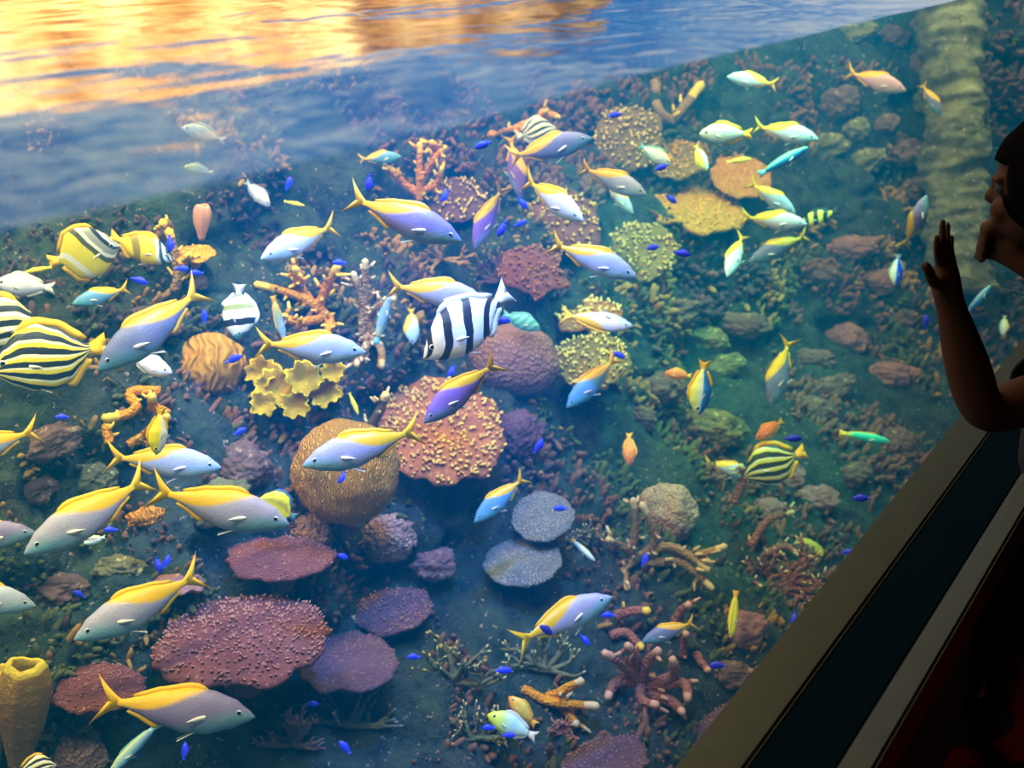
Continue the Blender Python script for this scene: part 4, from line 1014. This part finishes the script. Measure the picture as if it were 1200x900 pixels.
arm_coral('finger_coral', [[(738, 650), (745, 620), (742, 585)], [(742, 650), (728, 640), (712, 632)], [(750, 655), (768, 630), (752, 590)], [(748, 655), (785, 640), (830, 668)], [(760, 660), (800, 660), (835, 690)], [(745, 655), (732, 668), (735, 690)], [(775, 640), (812, 650), (850, 640)]], 6, M_BRN, T_BRN, 'brown finger coral spreading below the warm brown coral head', nubs=6, lift=.08, seed=10)
arm_coral('staghorn_coral', [[(745, 800), (735, 782), (708, 765)], [(745, 800), (722, 800), (712, 818)], [(750, 800), (760, 775), (772, 762)], [(750, 800), (752, 820), (770, 826)], [(760, 805), (790, 790), (788, 772)], [(760, 805), (800, 800), (806, 820)], [(740, 790), (745, 770), (735, 756)], [(760, 810), (790, 825), (800, 835)]], 8, M_RSTAG, T_RSTAG, 'reddish staghorn coral low near the window frame', nubs=2, lift=.10, seed=11, taper=.55, rough=.2)
arm_coral('finger_coral', [[(612, 808), (645, 822), (700, 828)], [(640, 820), (662, 808), (682, 798)], [(655, 824), (668, 838), (676, 850)]], 6.5, M_STAG, T_BRN, 'long orange-brown branch coral beside the orange-gold fish', nubs=3, lift=.06, seed=12, taper=.7)
arm_coral('finger_coral', [[(722, 722), (740, 716), (760, 716)], [(715, 745), (735, 742), (752, 760)]], 6, M_RSTAG, T_STAG, 'two short orange coral fingers at the chin of the lone fusilier', nubs=1, lift=.05, seed=13, taper=.8)
arm_coral('finger_coral', [[(800, 770), (802, 752), (804, 742)], [(815, 765), (822, 776), (830, 786)], [(788, 735), (798, 715), (808, 708)]], 5, M_RSTAG, T_RSTAG, 'short red coral fingers around the faint grey fusilier', nubs=1, lift=.05, seed=14, taper=.8)
arm_coral('finger_coral', [[(432, 502), (446, 480), (452, 462)]], 6, M_YEL, T_YEL, 'knobbly ochre coral finger between the golden dome and the pink plate', nubs=9, lift=.06, seed=15, taper=.85)
arm_coral('finger_coral', [[(575, 158), (600, 152), (625, 152)], [(600, 152), (628, 140), (640, 128)], [(628, 142), (645, 134), (655, 138)]], 4.5, M_STAG, T_STAG, 'orange coral sprig at the waterline above the dark blue fusilier', nubs=7, lift=.05, seed=16, taper=.7)
arm_coral('finger_coral', [[(860, 590), (872, 560), (868, 545)], [(880, 640), (900, 610), (930, 600)], [(895, 650), (920, 640), (935, 650)]], 5, M_RSTAG, T_BRN, 'dim coral fingers under the small greenish striped fish', nubs=4, lift=.05, seed=17)
# ---- sponges and cups
vase_sponge('vase_sponge', (22, 905), (30, 776), 27, M_SPG, T_SPG, 'tall brown vase sponge with yellow edges in the lower corner', seed=1)
vase_sponge('vase_sponge', (-8, 900), (-6, 782), 18, M_SPG, T_SPG, 'second vase sponge, cut off by the picture edge', seed=2, lift=.06)
vase_sponge('tube_sponge', (236, 282), (237, 240), 10, M_PTUBE, M_PTUBE, 'pale pink tube sponge standing near the surface', seed=3, lift=.05)
cup_coral('cup_coral', 328, 445, [(-22, -10, 17), (-5, 8, 22), (28, -2, 20), (52, 14, 18), (18, 30, 15), (-20, 28, 14), (62, -10, 13)], M_CUP, T_CUP, 'bright yellow frilled cup coral cluster under the pale fusilier')
# ---- thickets, fitted between what already stands there
settled(lambda k: bush_coral('thicket_coral', 520 + 14 * (k > .9) - 10 * (k < .6), 800, 60 * k, 58 * k, 4.2 * k ** .5, M_OLV, T_OLV, 'olive coral thicket in the deep water below the speckled purple plate', n=9, seed=21, fan=190), .999, .8, .62, .5, .42)
settled(lambda k: bush_coral('thicket_coral', 625 + 14 * (k > .9) - 10 * (k < .6), 785, 42 * k, 50 * k, 4 * k ** .5, M_OLV, T_OLV, 'olive coral thicket under the tail of the lone fusilier', n=8, seed=22, fan=200), .999, .8, .62, .5, .42)
settled(lambda k: bush_coral('thicket_coral', 560 + 14 * (k > .9) - 10 * (k < .6), 865, 55 * k, 46 * k, 4 * k ** .5, M_OLV, T_BRN, 'brown-green coral thicket behind the white and lime fish', n=9, seed=23, fan=200), .999, .8, .62, .5, .42)
settled(lambda k: bush_coral('thicket_coral', 690 + 14 * (k > .9) - 10 * (k < .6), 640, 40 * k, 46 * k, 3.6 * k ** .5, M_OLV, T_BRN, 'thin coral thicket right of the grey disc corals', n=7, seed=24, fan=150), .999, .8, .62, .5, .42)
settled(lambda k: bush_coral('thicket_coral', 360 + 14 * (k > .9) - 10 * (k < .6), 365, 60 * k, 40 * k, 3.5 * k ** .5, M_BRN, T_BRN, 'fine brown coral twigs around the orange staghorn', n=10, seed=25, fan=240), .999, .8, .62, .5, .42)
settled(lambda k: bush_coral('thicket_coral', 570 + 14 * (k > .9) - 10 * (k < .6), 330, 45 * k, 35 * k, 3 * k ** .5, M_PURP, T_GREY, 'pale-tipped coral twigs behind the back of the barred fish', n=10, seed=26, fan=220), .999, .8, .62, .5, .42)
settled(lambda k: bush_coral('thicket_coral', 520 + 14 * (k > .9) - 10 * (k < .6), 305, 40 * k, 26 * k, 3.5 * k ** .5, M_BRN, T_RED, 'brown coral twigs under the belly of the large lavender fusilier', n=8, seed=27, fan=260), .999, .8, .62, .5, .42)
settled(lambda k: bush_coral('thicket_coral', 900 + 14 * (k > .9) - 10 * (k < .6), 690, 60 * k, 46 * k, 4.2 * k ** .5, M_RSTAG, T_BRN, 'reddish coral thicket around the vivid yellow upright fish', n=11, seed=28, fan=240), .999, .8, .62, .5, .42)
settled(lambda k: bush_coral('thicket_coral', 670 + 14 * (k > .9) - 10 * (k < .6), 860, 40 * k, 36 * k, 3.6 * k ** .5, M_RSTAG, T_RSTAG, 'dark red coral twigs below the long orange-brown branch', n=8, seed=29, fan=200), .999, .8, .62, .5, .42)
settled(lambda k: bush_coral('lace_coral', 953 + 14 * (k > .9) - 10 * (k < .6), 692, 26 * k, 18 * k, 2.6 * k ** .5, M_LACE, M_LACE, 'yellow lace coral at the lower window frame', n=9, seed=30, fan=220), .999, .8, .62, .5, .42)
settled(lambda k: bush_coral('thicket_coral', 400 + 14 * (k > .9) - 10 * (k < .6), 850, 60 * k, 40 * k, 5 * k ** .5, M_OLV, T_GREY, 'dim green coral thicket at the slim slanting blue fish', n=8, seed=31, fan=200), .999, .8, .62, .5, .42)
settled(lambda k: bush_coral('thicket_coral', 330 + 14 * (k > .9) - 10 * (k < .6), 870, 45 * k, 34 * k, 4.5 * k ** .5, M_ROCKP, T_PURP, 'dim purple coral thicket at the bottom under the flat plate', n=8, seed=32, fan=200), .999, .8, .62, .5, .42)
# ---- loose boulders of the rock wall
rnd = random.Random(5)
zones = [('lumpy boulder of the dim rock wall beyond the raised hand', 'boulders of the far rock wall', [(985, 120, 22, 18), (1004, 152, 15, 12), (1040, 145, 16, 13), (1015, 188, 22, 14), (1060, 180, 20, 16), (1000, 40, 24, 14), (1048, 42, 18, 11), (1086, 30, 17, 11), (1082, 75, 15, 14), (1085, 118, 16, 14), (1070, 222, 18, 12), (975, 170, 18, 14)], (M_ROCKG, M_ROCKB)),
         ('flat brown boulder lying in the murky slope above the green wrasse', 'boulders of the murky slope', [(1000, 290, 30, 13), (960, 320, 26, 11), (1025, 330, 26, 15), (1050, 375, 24, 14), (990, 395, 28, 15), (950, 420, 26, 12), (1040, 440, 26, 16), (975, 455, 26, 14), (1070, 440, 18, 18), (955, 480, 22, 14)], (M_ROCKB, M_ROCKP)),
         ('hazy brown boulder in the green open water above the warm brown coral head', 'boulders in the green haze', [(792, 368, 28, 15), (830, 398, 24, 14), (775, 455, 26, 16), (840, 500, 34, 20), (752, 490, 18, 14), (850, 430, 28, 16), (870, 380, 30, 14)], (M_ROCKG, M_ROCKB)),
         ('purplish boulder near the window frame below the greenish striped fish', 'boulders along the window frame', [(958, 585, 24, 15), (1002, 556, 18, 14), (920, 560, 22, 16), (930, 670, 24, 16), (870, 740, 28, 20), (860, 790, 26, 18), (900, 600, 22, 14), (1050, 520, 24, 18)], (M_ROCKP, M_ROCKB)),
         ('dim grey-brown boulder in the dark slope around the curled orange coral', 'boulders of the dark slope', [(55, 520, 36, 20), (108, 562, 26, 18), (34, 578, 28, 18), (250, 590, 40, 22), (60, 690, 38, 22), (140, 668, 28, 16), (180, 380, 30, 18), (290, 330, 34, 18), (230, 330, 24, 16)], (M_ROCKB, M_ROCKG))]
rock_pillar()
sd = 40
for lab, grp, spots, mm in zones:
    for (x, y, rx, ry) in spots:
        sd += 1
        ro = rnd.uniform(-15, 25)
        settled(lambda k: dome_coral('reef_boulder', x, y, rx * k, ry * k, mm[sd % 2], lab, rot=ro, seed=sd, lump=.30, fine=.10, sink=.6, group=grp, cat='boulder'), 1, .85, .7, .55)

# ---- the living crust over the rock: thousands of small knobs nobody could count
def crust():
    rnd = random.Random(11); vs, fs, mi = [], [], []
    want = 20000; tries = 0
    while want and tries < 120000:
        tries += 1
        f = fs_reef[rnd.randrange(len(fs_reef))]
        a, b_, c = vs_reef[f[0]], vs_reef[f[1]], vs_reef[f[3]]
        if a.z > 1.30 or a.z < -.45 or a.x < -.2 or a.x > 5.3: continue
        msk = noise.noise((a.x * 3.1, a.z * 3.7, 4)) + .5 * noise.noise((a.x * 9, a.z * 9, 14))
        if msk < -.02: continue
        n = (b_ - a).cross(c - a).normalized()
        if n.y > 0: n = -n
        d = (n + Vector((rnd.gauss(0, .3), rnd.gauss(0, .3), .35 + rnd.gauss(0, .3)))).normalized()
        p = a + (b_ - a) * rnd.random() + (c - a) * rnd.random()
        r = rnd.uniform(.002, .0085) * (1 + .5 * msk) * (.75 + .2 * a.x); h = r * rnd.uniform(1.2, 4.2)
        s = d.cross(Vector((.3, .2, .9))).normalized(); t = s.cross(d); b0 = len(vs)
        for rr, hh in ((1, -.4), (.95, .5), (.5, 1)):
            for j in range(5):
                w = 2 * PI * j / 5; vs.append(p + d * (h * hh) + s * (r * rr * math.cos(w)) + t * (r * rr * math.sin(w)))
        zone = noise.noise((a.x * 1.7 + 30, a.z * 2.1, 9)); m = 0 if zone < -.12 else (1 if zone < .08 else (2 if zone < .28 else 3))
        if rnd.random() < .15: m = rnd.randrange(4)
        for l in range(2):
            for j in range(5): fs.append((b0 + l * 5 + j, b0 + l * 5 + (j + 1) % 5, b0 + l * 5 + 5 + (j + 1) % 5, b0 + l * 5 + 5 + j)); mi.append(m)
        fs.append(tuple(b0 + 10 + j for j in range(5))); mi.append(m)
        want -= 1
    me = mesh('coral_crust', vs, fs, True, mi)
    o = link('coral_crust', me, [flat('crust_pink', (.18, .085, .05), .85, .1, .3), flat('crust_olive', (.085, .095, .03), .85, .1, .3), flat('crust_ochre', (.30, .17, .04), .85, .1, .3), flat('crust_mauve', (.08, .05, .06), .85, .1, .3)])
    o.parent = REEF_OBJ; o['kind'] = 'stuff'
crust()
ta, tb = atY(1126, 323, .10), atY(1206, 344, .10)
vs, fs, mi = [], [], []
tube(vs, fs, mi, [ta.lerp(tb, i / 8) - ta + Vector((0, 0, -.004 * math.sin(PI * i / 8))) for i in range(9)], [.0009] * 9, 6, False)
put('thread', mesh('thread', vs, fs), [flat('pale_thread', (.75, .72, .62), .6, .2)], ta, Vector((1, 0, 0)), Vector((0, 1, 0)), Vector((0, 0, 1)), 'thin pale thread stretched behind the raised forearm', 'thread')
# ================================================================== THE CHILD AT THE GLASS
def build_child():
    sk = flat('child_skin', (.09, .036, .018), .6, .12, .1)
    hair_m = flat('child_hair', (.004, .003, .003), .9, .02)
    shirt_m = flat('child_shirt', (.03, .03, .04), .9, .1, .2)
    short_m = flat('child_shorts', (.015, .02, .035), .9, .1, .2)
    shoe_m = flat('child_shoes', (.03, .03, .03), .6, .2)
    neck = P(1282, 330, 1.545); chest = P(1300, 430, 1.58)
    rsh = P(1268, 448, 1.53); lsh = P(1345, 385, 1.60)
    relb = P(1150, 487, 1.50); rwri = atY(1112, 352, -.030)
    pelvis = Vector((chest.x + .03, chest.y - .01, .56))
    lelb = P(1275, 345, 1.55); lwri = P(1196, 308, 1.57); lfist = P(1173, 292, 1.585)
    V, E, Rd = [], [], []
    def add(p, r, parent=None):
        V.append(Vector(p)); Rd.append(r if isinstance(r, tuple) else (r, r))
        if parent is not None: E.append((parent, len(V) - 1))
        return len(V) - 1
    root = add(pelvis, (.085, .075))
    waist = add(pelvis.lerp(chest, .45), (.075, .065), root)
    ch = add(chest, (.088, .072), waist)
    nk0 = add(neck.lerp(chest, .25), (.042, .042), ch)
    nk = add(neck, .034, nk0)
    head_c = P(1236, 217, 1.525)
    add(head_c + Vector((.01, -.005, -.03)), .04, nk)
    # near arm, hand flat on the pane
    s = add(rsh, .040, ch); m = add(rsh.lerp(relb, .5) , .040, s); e = add(relb, .037, m)
    f = add(relb.lerp(rwri, .35), .036, e); f = add(relb.lerp(rwri, .75), .027, f); w_ = add(rwri, .0205, f)
    palm = add(atY(1107, 322, -.017), (.022, .012), w_)
    def digit(base, pts, r):
        q = add(base, r + .001, palm)
        for i, p in enumerate(pts): q = add(p, r * (1 - .13 * (i + 1)), q)
    g = lambda x, y, d=-.009: atY(x, y, d)
    digit(g(1101, 304), [g(1098, 288, -.012), g(1097, 280), g(1098, 273)], .0072)
    digit(g(1106, 301), [g(1104, 281, -.013), g(1104, 266), g(1105, 255)], .0076)
    digit(g(1111, 302), [g(1110, 283, -.013), g(1110, 270), g(1111, 259)], .0072)
    digit(g(1116, 307), [g(1115, 293, -.012), g(1115, 282), g(1116, 273)], .0062)
    th = add(g(1096, 334, -.016), .0095, palm); th = add(g(1089, 320, -.012), .0085, th); th = add(g(1084, 308), .0068, th)
    # far arm folded up, loose fist below the chin
    s = add(lsh, .040, ch); m = add(lsh.lerp(lelb, .55) + Vector((0, 0, -.01)), .034, s); e = add(lelb, .030, m)
    f = add(lelb.lerp(lwri, .4), .028, e); w2 = add(lwri, .019, f)
    lp = add(lfist, (.024, .020), w2)
    dirx = (lfist - lwri).normalized(); upz = Vector((0, 0, 1)); sd = dirx.cross(upz).normalized()
    for k in range(4):
        b0 = lfist + dirx * .014 + upz * (.024 - .015 * k) 
        q = add(b0, .0078, lp); q = add(b0 + dirx * .016 - sd * .008, .0075, q); q = add(b0 + dirx * .012 - sd * .026, .007, q); add(b0 - dirx * .004 - sd * .028, .0062, q)
    q = add(lfist - sd * .012 + upz * .022, .009, lp); q = add(lfist + dirx * .012 - sd * .022 + upz * .034, .008, q); add(lfist + dirx * .024 - sd * .020 + upz * .036, .0066, q)
    # legs
    face = Vector((-.72, .69, 0)).normalized(); side = Vector((.69, .72, 0))
    for sg in (1, -1):
        hip = add(pelvis + side * .062 * sg - Vector((0, 0, .05)), .066, root)
        kn = add(Vector((pelvis.x, pelvis.y, .30)) + side * .075 * sg + face * .02, .043, hip)
        cf = add(Vector((pelvis.x, pelvis.y, .21)) + side * .078 * sg - face * .012, .040, kn)
        an = add(Vector((pelvis.x, pelvis.y, .065)) + side * .08 * sg - face * .01, .026, cf)
        add(Vector((pelvis.x, pelvis.y, .028)) + side * .085 * sg + face * .10, .022, an)
    me = bpy.data.meshes.new('child_rig'); me.from_pydata(V, E, []); me.update()
    o = bpy.data.objects.new('child_rig', me); COL.objects.link(o)
    sm = o.modifiers.new('skin', 'SKIN'); sm.use_smooth_shade = True; sm.branch_smoothing = .3
    for i, sv in enumerate(me.skin_vertices[0].data): sv.radius = Rd[i]; sv.use_root = (i == 0)
    ss = o.modifiers.new('sub', 'SUBSURF'); ss.levels = 2; ss.render_levels = 2
    dg = bpy.context.evaluated_depsgraph_get(); dg.update()
    body = bpy.data.meshes.new_from_object(o.evaluated_get(dg))
    bpy.data.objects.remove(o)
    # the head: skull, jaw, nose, lips, ears; local axes: fwd = face direction
    fw = Vector((-.08, .98, -.12)).normalized(); sdv = Vector((0, 0, 1)).cross(fw).normalized(); uz = fw.cross(sdv)
    H = Matrix((fw, sdv, uz)).transposed()
    bm = bmesh.new(); bm.from_mesh(body)
    def blob(c, r, seg=20):
        b2 = bmesh.ops.create_uvsphere(bm, u_segments=seg, v_segments=seg // 2, radius=1)
        for v in b2['verts']: v.co = head_c + H @ (Vector(c) + Vector((v.co.x * r[0], v.co.y * r[1], v.co.z * r[2])))
    blob((-.008, 0, .018), (.088, .074, .080), 28)
    blob((.026, 0, -.038), (.056, .056, .056), 24)
    blob((.050, 0, -.070), (.026, .028, .022))
    blob((.083, 0, -.018), (.014, .012, .012)); blob((.080, 0, -.002), (.008, .008, .022))
    blob((.076, 0, -.046), (.011, .020, .006)); blob((.075, 0, -.055), (.010, .017, .006))
    for sg in (1, -1):
        blob((-.004, .072 * sg, -.012), (.016, .008, .024)); blob((.060, .032 * sg, -.030), (.022, .020, .020)); blob((.072, .030 * sg, .016), (.012, .020, .006))
    bm.to_mesh(body); bm.free()
    p = bpy.data.objects.new('person', body); COL.objects.link(p)
    rm = p.modifiers.new('remesh', 'REMESH'); rm.mode = 'VOXEL'; rm.voxel_size = .0042; rm.use_smooth_shade = True
    sm = p.modifiers.new('smooth', 'SMOOTH'); sm.factor = .5; sm.iterations = 3
    dg.update(); dg = bpy.context.evaluated_depsgraph_get()
    fin = bpy.data.meshes.new_from_object(p.evaluated_get(dg)); fin.name = 'person'
    p.modifiers.clear(); p.data = fin; fin.materials.clear(); fin.materials.append(sk)
    tag(p, 'child with dark hair, one hand flat on the glass, other fist at the chin', 'person')
    # hair cap
    bm = bmesh.new(); bmesh.ops.create_uvsphere(bm, u_segments=48, v_segments=28, radius=1)
    for v in bm.verts:
        n = v.co.copy()
        k = 1 + .035 * noise.noise((n.x * 4, n.y * 14, n.z * 3))
        v.co = head_c + H @ (Vector((-.012, 0, .020)) + Vector((n.x * .098 * k, n.y * .086 * k, n.z * (.094 if n.z > 0 else .112) * k)))
    kill = []
    for f in bm.faces:
        q = H.transposed() @ (f.calc_center_median() - head_c)
        if (q.x > .060 and q.z < .045) or (q.x > .045 and q.z < -.035): kill.append(f)
    bmesh.ops.delete(bm, geom=kill, context='FACES')
    r_ = bmesh.ops.extrude_face_region(bm, geom=bm.faces[:]); 
    for v in [x for x in r_['geom'] if isinstance(x, bmesh.types.BMVert)]: v.co = head_c + (v.co - head_c) * .90
    bmesh.ops.recalc_face_normals(bm, faces=bm.faces[:])
    for f in bm.faces: f.smooth = True
    me = bpy.data.meshes.new('hair'); bm.to_mesh(me); bm.free(); link('hair', me, [hair_m], p)
    for sg in (1, -1):
        bm = bmesh.new(); bmesh.ops.create_uvsphere(bm, u_segments=14, v_segments=10, radius=.0105)
        c0 = head_c + H @ Vector((.067, .030 * sg, .001))
        for f in bm.faces:
            q = H.transposed() @ f.calc_center_median(); f.smooth = True; f.material_index = 1 if q.x > .0065 else 0
        bmesh.ops.translate(bm, verts=bm.verts[:], vec=c0)
        me = bpy.data.meshes.new('eye'); bm.to_mesh(me); bm.free(); link('eye', me, [flat('child_eye_white', (.06, .05, .045), .5, .2), EYE_B], p)
    def sleeve(nm, rings, m, n=28, parent=p):
        vs, fs = [], []
        for c, ax, ra, rb, sdir in rings:
            s_ = (sdir - ax * sdir.dot(ax)).normalized(); t_ = ax.cross(s_)
            for j in range(n):
                w = 2 * PI * j / n; k = 1 + .03 * math.sin(w * 5)
                vs.append(c + s_ * (ra * k * math.cos(w)) + t_ * (rb * k * math.sin(w)))
        for q in range(len(rings) - 1):
            for j in range(n): fs.append((q * n + j, q * n + (j + 1) % n, q * n + n + (j + 1) % n, q * n + n + j))
        me = mesh(nm, vs, fs); o = link(nm, me, [m], parent)
        so = o.modifiers.new('cloth', 'SOLIDIFY'); so.thickness = .004; so.offset = 1
        return o
    Z = Vector((0, 0, 1))
    sleeve('shirt', [(pelvis + Z * -.03, Z, .125, .105, side), (pelvis + Z * .06, Z, .115, .098, side), (pelvis.lerp(chest, .6), Z, .118, .098, side), (chest + Z * .01, Z, .128, .10, side), (chest.lerp(neck, .5), Z, .10, .085, side), (neck - Z * .02, Z, .055, .055, side)], shirt_m)
    for a, e_ in ((rsh, relb), (lsh, lelb)):
        ax = (e_ - a).normalized()
        sleeve('shirt_sleeve', [(a - ax * .03, ax, .062, .062, Z), (a + ax * .02, ax, .060, .060, Z), (a + ax * .075, ax, .057, .057, Z)], shirt_m)
    for sg in (1, -1):
        a = pelvis + side * .062 * sg; b_ = Vector((pelvis.x, pelvis.y, .33)) + side * .075 * sg + face * .015; ax = (b_ - a).normalized()
        sleeve('shorts', [(a + Z * .04, ax, .085, .095, side), (a.lerp(b_, .5), ax, .083, .085, side), (b_, ax, .078, .078, side)], short_m)
        c = Vector((pelvis.x, pelvis.y, 0)) + side * .083 * sg + face * .045
        bm = bmesh.new(); bmesh.ops.create_uvsphere(bm, u_segments=24, v_segments=14, radius=1)
        for v in bm.verts:
            n = v.co; v.co = c + face * (n.x * .105) + side * (n.y * .042 * (1 + .15 * n.x)) + Z * (max(0.001, .030 + n.z * (.045 - .02 * n.x)))
        for f in bm.faces: f.smooth = True
        me = bpy.data.meshes.new('shoe'); bm.to_mesh(me); bm.free(); link('shoe', me, [shoe_m], p)
build_child()
